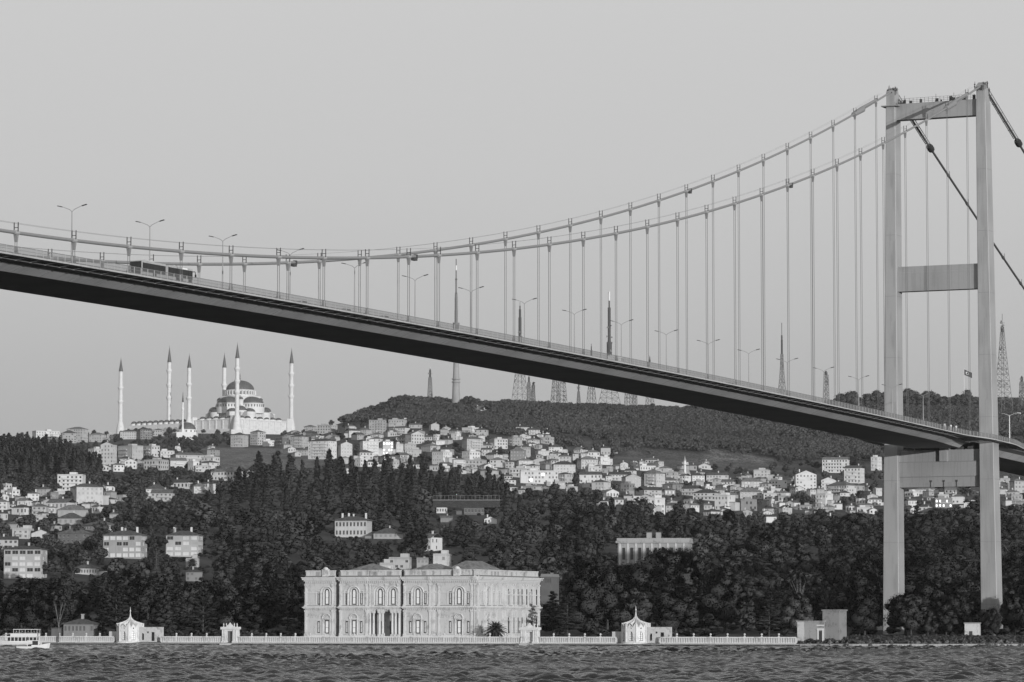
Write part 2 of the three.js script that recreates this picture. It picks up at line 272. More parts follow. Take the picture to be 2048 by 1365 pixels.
function ribbon(g, prof, t0, t1, step, yf = deckY) { // prof(t): closed list of [off, v], clockwise seen towards +t
  const n = Math.max(1, Math.ceil((t1 - t0) / step)); let prev = null;
  for (let k = 0; k <= n; k++) {
    const t = lerp(t0, t1, k / n), P = prof(t).map(([o, v]) => L(t, o, yf(t) + v));
    if (prev) for (let i = 0; i < P.length; i++) { const j = (i + 1) % P.length; g.quad(prev[j], prev[i], P[i], P[j]); }
    if (k === 0) for (let i = 1; i < P.length - 1; i++) g.tri(P[0], P[i], P[i + 1]);
    if (k === n) for (let i = 1; i < P.length - 1; i++) g.tri(P[0], P[i + 1], P[i]);
    prev = P;
  } return g;
}
const T0 = -330, T1 = 720, TE = TT - 4, TS = TT + 9;
{
  const w = (t, a, b) => lerp(a, b, narrow(t));
  // girder: two slanted webs, a flat soffit, ledges under the pipes; their darker grey paints the underside shade
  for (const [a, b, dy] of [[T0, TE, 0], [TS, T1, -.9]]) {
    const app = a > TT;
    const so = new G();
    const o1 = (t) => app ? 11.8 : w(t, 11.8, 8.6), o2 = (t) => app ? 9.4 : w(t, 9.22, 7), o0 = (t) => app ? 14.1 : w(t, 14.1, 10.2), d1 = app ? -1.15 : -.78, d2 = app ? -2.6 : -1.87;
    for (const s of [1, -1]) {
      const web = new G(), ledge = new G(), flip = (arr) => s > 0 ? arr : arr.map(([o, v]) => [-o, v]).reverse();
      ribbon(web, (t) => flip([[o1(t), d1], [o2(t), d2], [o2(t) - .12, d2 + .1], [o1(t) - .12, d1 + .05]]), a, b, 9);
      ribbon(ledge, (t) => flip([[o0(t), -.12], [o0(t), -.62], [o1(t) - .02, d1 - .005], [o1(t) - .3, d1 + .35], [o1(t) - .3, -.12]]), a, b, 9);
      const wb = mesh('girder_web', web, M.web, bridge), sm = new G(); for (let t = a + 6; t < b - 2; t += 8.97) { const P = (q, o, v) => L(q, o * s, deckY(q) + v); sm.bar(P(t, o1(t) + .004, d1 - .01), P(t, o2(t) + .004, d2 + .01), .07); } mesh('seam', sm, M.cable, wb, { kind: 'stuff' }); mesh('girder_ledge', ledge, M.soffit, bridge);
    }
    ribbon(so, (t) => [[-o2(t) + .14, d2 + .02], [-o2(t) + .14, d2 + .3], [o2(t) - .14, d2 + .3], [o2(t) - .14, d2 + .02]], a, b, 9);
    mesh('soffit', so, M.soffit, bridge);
  }
  mesh('road_deck', ribbon(new G(), (t) => [[-13.9, -.1], [-13.9, .02], [13.9, .02], [13.9, -.1]].map(([o, v]) => [o * lerp(1, .72, smooth(24, 4, Math.abs(t - TT))), v]), T0, T1, 9), M.road, bridge);
  for (const s of [1, -1]) {
    const fl = (arr) => s > 0 ? arr : arr.map(([o, v]) => [-o, v]).reverse();
    const inner = (t) => lerp(14.1, 10.6, smooth(34, 8, Math.abs(t - TT))), foot = new G(), edge = new G(), pipe = new G(), br = new G(), rail = new G(), post = new G();
    // footway: split in two round the leg is not visible, so it runs as one bent slab outside the leg
    const fi = (t) => Math.max(inner(t), 14.1 * 0 + lerp(inner(t), 16.7, smooth(12, 5, Math.abs(t - TT))));
    ribbon(foot, (t) => fl([[16.7 + bulge(t), .0], [16.7 + bulge(t), -.16], [fi(t), -.2], [fi(t), .0]]), T0, T1, 3);
    ribbon(edge, (t) => fl([[16.83 + bulge(t), .05], [16.83 + bulge(t), -.24], [16.71 + bulge(t), -.24], [16.71 + bulge(t), .05]]), T0, T1, 3);
    mesh('footway', foot, M.beam, bridge); mesh('footway_edge', edge, M.edge, bridge);
    for (let t = T0; t < TE; t += 3) { const t2 = Math.min(t + 3, TE), o = (q) => (w(q, 14.2, 10.3)) * s; pipe.rod(L(t, o(t), deckY(t) - .52), L(t2, o(t2), deckY(t2) - .52), .1, .1, 6); }
    for (let t = TS; t < T1; t += 12) { const t2 = t + 12; pipe.rod(L(t, 14.2 * s, deckY(t) - .52), L(t2, 14.2 * s, deckY(t2) - .52), .1, .1, 6); }
    mesh('pipe', pipe, M.cable, bridge);
    for (let t = T0; t < T1; t += 4.485) { // brackets under the footway
      if (Math.abs(t - TT) < 6) continue;
      const a = (app) => app, oi = t > TT ? 14.1 : w(t, 14.1, 10.2), y = deckY(t), oo = 16.6 + bulge(t);
      const A = L(t - .09, oi * s, y - .2), B = L(t - .09, oi * s, y - .62), C = L(t - .09, oo * s, y - .26), D = L(t - .09, oo * s, y - .16); const sh = (q) => V(q.x + .18, q.y, q.z);
      br.quad(A, B, C, D).quad(sh(D), sh(C), sh(B), sh(A)).quad(B, sh(B), sh(C), C).quad(C, sh(C), B, B);
      br.cbox(t - TT, y - .66, (oi + .12) * s, .42, .3, .3);
    }
    mesh('bracket', br, M.rope, bridge, { kind: 'stuff' });
    const bars = new G();
    const ro = (t) => (16.78 + bulge(t)) * s;
    for (let t = T0; t < T1 - 3; t += 2.243) {
      const t2 = t + 2.243, p = (q, h) => L(q, ro(q), deckY(q) + h);
      post.bar(p(t, 0), p(t, 1.3), .1); rail.bar(p(t, 1.28), p(t2, 1.28), .09); rail.bar(p(t, .2), p(t2, .2), .07); rail.bar(p(t, .74), p(t2, .74), .05);
      if (s > 0) for (let q = 1; q < 9; q++) { const c = t + 2.243 * q / 9; bars.bar(p(c, .22), p(c, 1.26), .045); }
    }
    const r = mesh('railing', rail, M.rail, bridge); mesh('post', post, M.edge, r, { kind: 'stuff' }); if (s > 0) mesh('baluster', bars, M.rail, r, { kind: 'stuff' });
    const bar = new G(); // traffic barrier between footway and road
    for (let t = T0; t < T1 - 4; t += 4) { const o = inner(t) - .6, o2 = inner(t + 4) - .6; bar.bar(L(t, o * s, deckY(t) + .72), L(t + 4, o2 * s, deckY(t + 4) + .72), .16); bar.bar(L(t, o * s, deckY(t) + .45), L(t + 4, o2 * s, deckY(t + 4) + .45), .12); bar.bar(L(t, o * s, deckY(t)), L(t, o * s, deckY(t) + .8), .12); }
    mesh('crash_barrier', bar, M.cable, bridge);
  }
}
{ // tower: two tapered legs with chamfered corners, three cross beams
  const legY = [-2, 20, 58, 104, 160.2], wLat = (y) => lerp(5.15, 2.95, clamp(y / 160)), wAx = (y) => lerp(5.3, 5.0, clamp(y / 160));
  for (const s of [1, -1]) {
    const g = new G(), cx = (y) => s * (14.07 + lerp(1.15, 0, clamp(y / 160)));
    const ring = (y) => { const a = wAx(y) / 2, b = wLat(y) / 2, c = .16, z = cx(y); return [[-a, -b + c], [-a, b - c], [-a + c, b], [a - c, b], [a, b - c], [a, -b + c], [a - c, -b], [-a + c, -b]].map(([x, o]) => V(x, y, z + o)); };
    for (let y = -2; y < 160; y += 8.11) { const A = ring(y), B = ring(Math.min(y + 8.11, 160.2)); for (let i = 0; i < 8; i++) { const j = (i + 1) % 8; g.quad(A[i], A[j], B[j], B[i]); } }
    const top = ring(160.2); for (let i = 1; i < 7; i++) g.tri(top[0], top[i], top[i + 1]);
    const leg = mesh('tower_leg', g, M.tower, bridge);
    const cap = new G(); // saddle housing: a wedge that carries the cable over the top
    const zc = cx(160), sh = new THREE.Shape([[-2.5, 160.2], [2.5, 160.2], [2.5, 162.2], [.8, 165.6], [-.4, 166.2], [-2.5, 165.0]].map(([x, y]) => new THREE.Vector2(x, y)));
    cap.add(new THREE.ExtrudeGeometry(sh, { depth: 2.6, bevelEnabled: false }), T(0, 0, zc - 1.3));
    mesh('saddle', cap, M.tower, leg);
    for (let y = 12; y < 158; y += 18.3) { const seam = new G(), a = wAx(y) / 2 + .01, b = wLat(y) / 2 + .01; seam.cbox(0, y, cx(y), 2 * a - .4, .09, 2 * b + .03); seam.cbox(0, y, cx(y), 2 * a + .03, .09, 2 * b - .4); mesh('joint', seam, M.rope, leg); }
    const kit = new G(), r = RNG(9 + s); // railings, aerials and lights on the top
    for (let k = 0; k < 34; k++) { const x = lerp(-3.4, 3.2, r()), z = zc + lerp(-1.7, 1.7, r()), y0 = x > 1 ? 162.5 - (x - 1) : 164.4 - Math.max(0, -x - 1) * .5, h = .5 + r() * 2.2; kit.bar(V(x, y0, z), V(x + (r() - .5) * .3, y0 + h, z), .08 + .1 * r()); if (r() < .5) kit.cbox(x, y0 + h * .6, z, .35, .4, .35); if (r() < .35) kit.bar(V(x - .9, y0 + h * .8, z), V(x + .9, y0 + h * .8, z), .07); }
    mesh('aerials', kit, M.dark, bridge, { kind: 'stuff' });
    if (s < 0) { const c = new G(); c.cbox(-.5, 160.4, zc, 5.6, .3, 5.4); c.cbox(1.6, 160.7, zc + .4, 1.6, 2.6, 1.6); for (let k = 0; k < 7; k++) { c.bar(V(-3.2 + k, 160.6, zc + 2.7), V(-3.2 + k, 161.8, zc + 2.7), .07); } c.bar(V(-3.2, 161.7, zc + 2.7), V(3, 161.7, zc + 2.7), .07); mesh('platform', c, M.cable, bridge); }
  }
  const beam = (y0, y1, rec, grooves) => {
    const b0 = 14.07 - 1.2, g = new G(); g.box(-2.5 + rec, 2.1, y0, y1, -b0, b0);
    const o = mesh('cross_beam', g, M.beam, bridge); const k = new G(); for (const y of grooves) k.box(-2.5 + rec - .05, -2.5 + rec + .1, y, y + .16, -b0 + .3, b0 - .3); if (grooves.length) mesh('joint', k, M.tower, o); return o;
  };
  const topBeam = beam(156.4, 161.2, 1.25, []); beam(104.9, 112.3, 1.25, [110.4]);
  { // lower portal beam in three bands with a recessed top
    const z0 = 12.9, g = new G(); g.box(-1.1, 2.2, 46.6, 49.7, -z0, z0); g.box(-1.45, 2.2, 49.7, 54.0, -z0, z0); g.box(-.7, 2.0, 54.0, 57.6, -z0 + .2, z0 - .2);
    const o = mesh('cross_beam', g, M.beam, bridge);
    const jt = new G(); for (const [y, x] of [[49.62, -1.3], [53.92, -1.5]]) jt.box(x - .02, x + .3, y, y + .2, -z0 + .1, z0 - .1); mesh('joint', jt, M.rope, o);
    const p = new G(); p.box(-1.9, 1.8, 54.1, 58.4, .1, 2.4); mesh('wind_bearing', p, M.tower, o);
    for (const z of [-2.8, 1.2, 5.2]) { const d = new G(); d.cbox(-1.24, 48.1, z, .22, .5, .5); d.bar(V(-1.3, 46, z), V(-1.3, 48.1, z), .1); mesh('drain', d, M.dark, o); }
    for (const z of [-9.4, -7, 6.2, 9.3]) { const bk = new G(); bk.cbox(-.2, 57.6, z, 1.6, .9, 1.5); bk.bar(V(-1, 57.6, z - 1.6), V(-1, 58.6, z + 1.2), .16); mesh('bearing', bk, M.dark, o); }
  }
  const rr = new G(), r = RNG(3); // railing along the top beam
  for (let z = -12; z <= 12.01; z += 1.2) rr.bar(V(-1.6, 161.2, z), V(-1.6, 162.7, z), .07); for (const y of [161.6, 162.1, 162.65]) rr.bar(V(-1.6, y, -12), V(-1.6, y, 12), .06);
  for (let k = 0; k < 22; k++) { const z = lerp(-12, 12, r()); rr.cbox(-.6, 161.2, z, .5, .4 + r() * 1.1, .3 + r() * .7); if (k < 3) rr.bar(V(-.8, 161, z), V(-.8, 163.6, z), .09); }
  mesh('railing', rr, M.dark, topBeam);
}
// cables, bands, hangers
const HN = [], GAP = 13.5425, SP0 = 17.9421;
for (let n = -18; n < 20; n++) HN.push(n >= 0 ? GAP / 2 + n * SP0 : -GAP / 2 + (n + 1) * SP0);
for (const s of [1, -1]) {
  const off = s * DC / 2, cab = new G(), pts = [];
  for (let t = T0; t <= TT - 1.5; t += 8.97) pts.push(L(t, off, cableY(t))); pts.push(L(TT - .5, off, cableY(TT) - .2)); cab.tube(pts, .3, 8);
  const cable = mesh('main_cable', cab, M.cable, bridge);
  const hr = new G(); for (const e of [-.4, .4]) { const q = []; for (let t = T0; t <= TT - 6; t += 8.97) q.push(L(t, off + e, cableY(t) + 1.62 - .06 * Math.sin(Math.PI * (((t - GAP / 2) / SP0 % 1 + 1) % 1)))); hr.tube(q, .022, 4); } mesh('hand_rope', hr, M.rope, cable);
  for (const t of HN) { // each band with its pair of stanchions, each hanger a pair of ropes
    const y = cableY(t), d = V(1, 2 * 3.2574e-4 * (t - TM), 0).normalize(), c = L(t, off, y), b = new G(), yd = deckY(t);
    b.rod(c.clone().addScaledVector(d, -.62), c.clone().addScaledVector(d, .62), .4, .4, 8, true);
    const band = mesh('cable_band', b, M.band, cable);
    const h = new G(); for (const e of [-.4, .4]) h.bar(V(c.x, y + .2, c.z + e), V(c.x, y + 1.75, c.z + e), .13); h.bar(V(c.x, y + .85, c.z - .4), V(c.x, y + .85, c.z + .4), .11); mesh('stanchion', h, M.dark, cable);
    const hg = new G(), y0 = yd + .3;
    for (const e of [-.2, .2]) hg.rod(V(c.x, y0, c.z + e), V(c.x, y - .3, c.z + e), .058, .058, 5);
    const hanger = mesh('hanger', hg, M.hanger, bridge);
    const so = new G(), so2 = new G(), hh = Math.min(1.3, (y - yd) * .3); so.frustum(c.x, y - .35 - hh, c.z, .3, .5, .45, .75, hh); so2.frustum(c.x, yd - .1, c.z, .5, .95, .3, .5, Math.min(2, (y - yd) * .45)); mesh('socket', so, M.rope, hanger); mesh('socket', so2, M.rope, hanger);
  }
  // joint collar beside the odd band and the maintenance sleeve near the tower
  for (const t of [GAP / 2 * -1 + 2.2, HN.at(-9) + 1.8]) { const k = new G(), q = L(t, off, cableY(t)); k.box(q.x - .45, q.x + .95, q.y - .8, q.y - .25, q.z - .4, q.z + .4); k.box(q.x + .6, q.x + 1.2, q.y - .4, q.y + .5, q.z - .35, q.z + .35); mesh('winch', k, M.dark, cable); }
  const sl = new G(), ta = TT - 34, tb = TT - 26.5; sl.rod(L(ta, off, cableY(ta)), L(tb, off, cableY(tb)), .75, .95, 8, true); sl.rod(L(tb, off, cableY(tb) + .5), L(TT - 14, off, cableY(TT - 14) + .35), .5, .4, 8, true); mesh('cable_sleeve', sl, M.rope, cable);
  // back stay on the land side: dark cable, catwalk ropes and a heavy collar
  const st = new G(), sp = []; for (let t = TT + .5; t <= TT + 236; t += 9) sp.push(L(t, off, stayY(t))); st.tube(sp, .34, 8);
  const stay = mesh('back_stay', st, M.stay, bridge);
  const cw = new G(); for (const e of [-.75, .75]) cw.rod(L(TT + 2, off + e, stayY(TT + 2) + .2), L(TT + 31, off + e, stayY(TT + 31) + .1), .13, .13, 5); for (let t = TT + 6; t < TT + 31; t += 5) cw.bar(L(t, off - .9, stayY(t)), L(t, off + .9, stayY(t)), .16);
  mesh('catwalk', cw, M.rope, stay);
  const kn = new G(), tc = TT + 33.5, c = L(tc, off, stayY(tc)), dn = V(1, -.4, 0).normalize(); kn.rod(c.clone().addScaledVector(dn, -1.7), c.clone().addScaledVector(dn, -.9), .8, 1.08, 10, true); kn.rod(c.clone().addScaledVector(dn, -.9), c.clone().addScaledVector(dn, .9), 1.08, 1.05, 10); kn.rod(c.clone().addScaledVector(dn, .9), c.clone().addScaledVector(dn, 1.9), 1.05, .5, 10, true); mesh('collar', kn, M.black, stay);
  const b2 = new G(); for (let t = TT + 50; t < TT + 230; t += 17.9) { b2.rod(L(t - .6, off, stayY(t - .6)), L(t + .6, off, stayY(t + .6)), .46, .46, 8, true); for (const e of [-.4, .4]) b2.bar(L(t, off + e, stayY(t)), L(t, off + e, stayY(t) + 1.4), .12); } mesh('band', b2, M.stay, stay);
}
{ // approach piers behind the trees
  for (const t of [TT + 70, TT + 140, TT + 210]) { const g = new G(), yb = ground(bw(t, 0, 0).x, -bw(t, 0, 0).z) - 3; for (const o of [-8, 8]) g.cbox(t - TT, yb, o, 2.4, deckY(t) - 2.7 - yb, 3); mesh('approach_pier', g, M.concrete, bridge); }
}
// lamps along the middle of the deck
{
  const LP = [143, 299, 445, 580, 709, 830, 942, 1049, 1149, 1243, 1333, 1417, 1498, 1575, 1648, 1718, 1785, 1847];
  let proto = null;
  LP.forEach((x, i) => {
    const t = tAt(x, 0, 8), p = bw(t, 0, deckY(t)), lab = `twin-armed lamp post on the bridge deck, ${ORD[i + 1]} lamp from the left`;
    if (!proto) {
      proto = thing('street_lamp', lab, 'street lamp', p, Math.PI / 2 - TH, 'twin-armed lamps along the bridge deck');
      const g = new G(); g.rod(V(0, 0, 0), V(0, 12.6, 0), .17, .09, 8); mesh('pole', g, M.lamp, proto);
      for (const s of [1, -1]) { const a = new G(); a.tube([V(0, 12.5, 0), V(0, 12.9, .5 * s), V(0, 13.5, 2.1 * s)], [.07, .06, .05], 5); const arm = mesh('arm', a, M.lamp, proto); const h = new G(); h.m = new THREE.Matrix4().makeRotationX(-s * .22).setPosition(0, 13.55, 2.6 * s); h.frustum(0, -.06, 0, .3, 1.1, .22, .9, .16); mesh('lamp_head', h, M.dark, arm); }
    } else copyOf(proto, p, Math.PI / 2 - TH, 1, lab);
  });
}

// ---------------------------------------------------------------- waterfront: quay, sea wall, gates, pavilions, palace
const ROT = -24 * Math.PI / 180;
function shoreAt(pxx, back = 0) { const u = (pxx - 1024) / FPX / 1.003, X = u * (1038 + back - SH * 9.9) / (1 + u * SH); return V(X, 0, -(1038 + back - SH * (X + 9.9))); }
{
  const q = thing('quay', 'low dark stone quay along the foot of the sea wall', null, V(0, 0, 0)); delete q.userData.category; q.userData.kind = 'structure';
  const a = shoreAt(-260), b = shoreAt(1597), len = a.distanceTo(b); q.position.copy(a); q.rotation.y = ROT;
  const g = new G(); g.box(0, len, -2.5, .62, -16, -.05); mesh('face', g, M.quay, q);
  const r = RNG(8), c = new G(); for (let x = 0; x < len; x += 1.9) { const w = 1.82, h = .1 + r() * .03; c.box(x, x + w, .62, .62 + h, -2.4, .05 + r() * .05); } mesh('kerb_stone', c, M.marbleWhite, q, { kind: 'stuff' });
}
const urnG = (() => { const g = new G(); g.cbox(0, 0, 0, .42, .22, .42); g.lathe(0, 0, [[.1, .2], [.1, .34], [.3, .55], [.33, .75], [.2, .85], [.26, .95], [.0, 1.0]], 8); return g.build(); })();
function seaWall(x0, x1, first, label, gap = []) {
  const a = shoreAt(x0, 2.2), b = shoreAt(x1, 2.2), len = a.distanceTo(b), o = thing('sea_wall', label, 'wall', V(a.x, .7, a.z), ROT, 'lengths of sea wall');
  const base = new G(), cop = new G(), back = new G(), bal = new G(), pil = [], pitch = 4.72, n = Math.max(1, Math.round(len / pitch)), p = len / n;
  base.box(0, len, 0, .42, -.5, .12); cop.box(0, len, 1.72, 1.98, -.45, .14); cop.box(0, len, 1.66, 1.72, -.4, .06); back.box(0, len, .42, 1.66, -.5, -.22);
  mesh('plinth', base, M.marbleWhite, o); mesh('coping', cop, M.marbleWhite, o); mesh('back_panel', back, M.marble, o);
  const r = RNG(Math.round(x0 * 7 + 3));
  for (let i = 0; i <= n; i++) {
    const x = i * p, g = new G(); g.cbox(x, .42, -.1, .62, 1.24, .36); mesh('pilaster', g, M.marbleTrim, o);
    if (i > 0 && i < n) { const u = new THREE.Mesh(urnG, M.marbleTrim); u.name = 'urn'; u.position.set(x, 1.98, -.15); o.add(u); }
    if (i < n) for (let k = 1; k < 7; k++) { const xx = x + p * k / 7, w = .3; bal.cbox(xx, .42, -.1, w, 1.24, .24); }
  }
  mesh('balustrade', bal, M.marbleTrim, o, { kind: 'stuff' }); return o;
}
seaWall(-250, 226, 0, 'pale sea wall left of the left pavilion, behind the boats');
seaWall(322, 443, 0, 'pale sea wall between the left pavilion and the small gate');
seaWall(474, 1041, 0, 'long pale sea wall in front of the white palace');
seaWall(1076, 1232, 0, 'pale sea wall between the closed gate and the right pavilion');
seaWall(1320, 1592, 0, 'pale sea wall from the right pavilion to the stone house');

function gate(x0, x1, h, label, open) {
  const a = shoreAt(x0, 2), b = shoreAt(x1, 2), w = a.distanceTo(b), o = thing('sea_gate', label, 'gate', V(a.x, .7, a.z), ROT);
  for (const [p, q] of [[0, w * .3], [w * .7, w]]) { const g = new G(); g.box(p, q, 0, h, -1.6, .1); g.box(p - .12, q + .12, 0, .6, -1.7, .25); mesh('pillar', g, M.marbleWhite, o); const c = new G(); for (const x of [p + .25, (p + q) / 2, q - .25]) c.rod(V(x, .6, .18), V(x, h - .1, .18), .15, .13, 8); mesh('column', c, M.marbleWhite, o, { kind: 'stuff' }); const f = new G(); for (const x of [p + .3, q - .3]) f.lathe(x, -.5, [[.2, h + .75], [.12, h + 1.1], [.2, h + 1.3], [.03, h + 1.9]], 6); mesh('finial', f, M.marbleWhite, o); }
  const l = new G(); l.box(-.3, w + .3, h, h + .75, -1.8, .4); l.box(w * .3, w * .7, h - .5, h, -1.5, 0); mesh('lintel', l, M.marbleWhite, o);
  const pd = new G(); const cx = w / 2, s = new THREE.Shape([[-1.1, 0], [1.1, 0], [.75, .5], [.3, .8], [0, 1.25], [-.3, .8], [-.75, .5]].map(([x, y]) => new THREE.Vector2(x, y))); pd.add(new THREE.ExtrudeGeometry(s, { depth: .5, bevelEnabled: false }), T(cx, h + .75, -.6)); mesh('pediment', pd, M.marbleWhite, o);
  const d = new G(); for (let k = 0; k < 2; k++) { const u0 = lerp(w * .3, w * .7, k / 2) + .04, u1 = lerp(w * .3, w * .7, (k + 1) / 2) - .04; d.box(u0, u1, .1, h - .5, -.9, -.8); for (const y of [.5, 1.7, 2.9]) if (y + .9 < h - .4) d.box(u0 + .15, u1 - .15, y, y + .9, -.8, -.74); } mesh('door_leaf', d, open ? M.lattice : M.marbleWhite, o);
  const st = new G(); st.box(w * .1, w * .9, -.7, -.15, -.2, 2.4); st.box(w * .2, w * .8, -.15, .05, -.2, 1.4); mesh('step', st, M.marble, o); return o;
}
gate(443.5, 474, 4.0, 'small white sea gate with a dark door between two walls', true);
gate(1041, 1075.5, 3.85, 'white sea gate with closed pale doors right of the palm', false);

function pavilion(x, label) {
  const a = shoreAt(x, 4.6), o = thing('tented_pavilion', label, 'pavilion', V(a.x, .7, a.z), ROT, undefined), R = 3.95, N = 8, top = 3.9;
  const wall = new G(), trim = new G(), cor = (i, r) => { const t = (i + .5) / N * Math.PI * 2; return V(Math.sin(t) * r, 0, Math.cos(t) * r); };
  for (let i = 0; i < N; i++) {
    const A = cor(i - 1, R), B = cor(i, R), mid = A.clone().add(B).multiplyScalar(.5), ex = B.clone().sub(A), w = ex.length(); ex.normalize(); const ez = mid.clone().normalize();
    const m = new THREE.Matrix4().makeBasis(ex, V(0, 1, 0), ez).setPosition(mid);
    const crest = (c) => top + .72 + 1.1 * Math.abs(Math.cos(Math.PI * c)) ** 1.5, s = new THREE.Shape([new THREE.Vector2(-w / 2, 0), new THREE.Vector2(w / 2, 0), ...Array.from({ length: 17 }, (_, q) => new THREE.Vector2(w / 2 * (1 - q / 8), crest(Math.abs(1 - q / 8))))]);
    const hole = new THREE.Path(); hole.moveTo(-.52, .95); hole.lineTo(.52, .95); hole.lineTo(.52, 2.7); hole.quadraticCurveTo(.5, 3.2, 0, 3.5); hole.quadraticCurveTo(-.5, 3.2, -.52, 2.7); s.holes.push(hole);
    const eye = new THREE.Path(); eye.absarc(0, 4.35, .2, 0, Math.PI * 2); s.holes.push(eye);
    wall.add(new THREE.ExtrudeGeometry(s, { depth: .35, bevelEnabled: false, curveSegments: 8 }), m.clone().multiply(T(0, 0, -.35)));
    trim.m = m; for (let q = 0; q < 16; q++) { const P = (q) => V(w / 2 * (1 - q / 8), crest(Math.abs(1 - q / 8)) + .05, .06); trim.bar(P(q), P(q + 1), .17); } trim.rod(V(-w / 2, 0, 0), V(-w / 2, top + 1.7, 0), .2, .17, 6); trim.m = null;
    const wi = new THREE.Group(); wi.name = 'window'; const pg = new G(), fg = new G(); pg.m = fg.m = m; pg.box(-.6, .6, .9, 3.55, -.34, -.3); fg.box(-.06, .06, .95, 3.4, -.3, -.2); for (const y of [1.5, 2.1, 2.7]) fg.box(-.5, .5, y, y + .07, -.3, -.21); fg.box(-.58, .58, .86, .97, -.3, .1); mesh('pane', pg, M.pane, wi); mesh('frame', fg, M.frame, wi); o.add(wi);
  }
  mesh('wall', wall, M.marbleWhite, o); mesh('trim', trim, M.marbleWhite, o);
  // tent roof: eaves rise to a peak over every gable, ribs sweep up to a spire
  const roof = new G(), H = 10.7, nv = 16, nu = 64, pt = (u, v) => { const t = u / nu * Math.PI * 2, ph = (u / nu * N) % 1, c = Math.abs(ph - .5) * 2, re = lerp(R * .96, R * 1.08, c ** 2), y0 = top + .75 + 1.1 * Math.abs(Math.cos(Math.PI * c)) ** 1.5, k = v / nv; const r = lerp(.07, re, (1 - k) ** 4.6 * .93 + (1 - k) * .07), y = lerp(y0, H - 1.3, k); return V(Math.sin(t) * r, y, Math.cos(t) * r); };
  for (let u = 0; u < nu; u++) for (let v = 0; v < nv; v++) roof.quad(pt(u, v), pt(u + 1, v), pt(u + 1, v + 1), pt(u, v + 1));
  const rf = mesh('roof', roof, M.marbleWhite, o); const sp = new G(); sp.lathe(0, 0, [[.12, H - 1.5], [.22, H - 1.2], [.1, H - .9], [.05, H - .3], [.01, H]], 8); mesh('spire', sp, M.marbleWhite, rf);
  const base = new G(); base.lathe(0, 0, [[R + .35, -.7], [R + .35, .3], [R + .1, .45], [0, .45]], 8, Math.PI / 8, Math.PI * 2 + Math.PI / 8); mesh('plinth', base, M.marbleWhite, o);
  // low side wing with doorways
  const L0 = R - .2, L1 = R + 5.6, wg = new G(), s = new THREE.Shape(); s.moveTo(L0, 0); s.lineTo(L1, 0); s.lineTo(L1, 3.9); s.quadraticCurveTo(L1 - .2, 4.6, L1 - .9, 4.7); s.lineTo(L0, 4.7); s.closePath();
  const dh = (x0, x1, y0, y1) => { const h = new THREE.Path(); h.moveTo(x0, y0); h.lineTo(x1, y0); h.lineTo(x1, y1); h.lineTo(x0, y1); s.holes.push(h); }; dh(L1 - 1.9, L1 - .75, .6, 3.2); dh(L0 + .7, L0 + 1.5, .9, 2.9); dh(L0 + 2.4, L0 + 3.1, 2.9, 3.4); { const e = new THREE.Path(); e.absarc(L0 + 1.1, 3.75, .22, 0, 7); s.holes.push(e); }
  wg.add(new THREE.ExtrudeGeometry(s, { depth: .4, bevelEnabled: false }), T(0, 0, .6)); wg.box(L0, L1, 0, 4.7, -3.2, -2.8); wg.box(L1 - .3, L1 - .01, 0, 3.9, -2.8, .6); wg.box(L0, L1 - .9, 4.55, 4.69, -2.8, .6); mesh('side_wing', wg, M.marble, o);
  const dk = new G(); dk.box(-R - 3.2, -R + .6, 0, 3.4, -2.6, .1); mesh('back_wall', dk, M.marble, o); return o;
}
pavilion(260, 'white tent-roofed pavilion with spire near the two boats');
pavilion(1272, 'white tent-roofed pavilion with spire between the palace and the stone house');

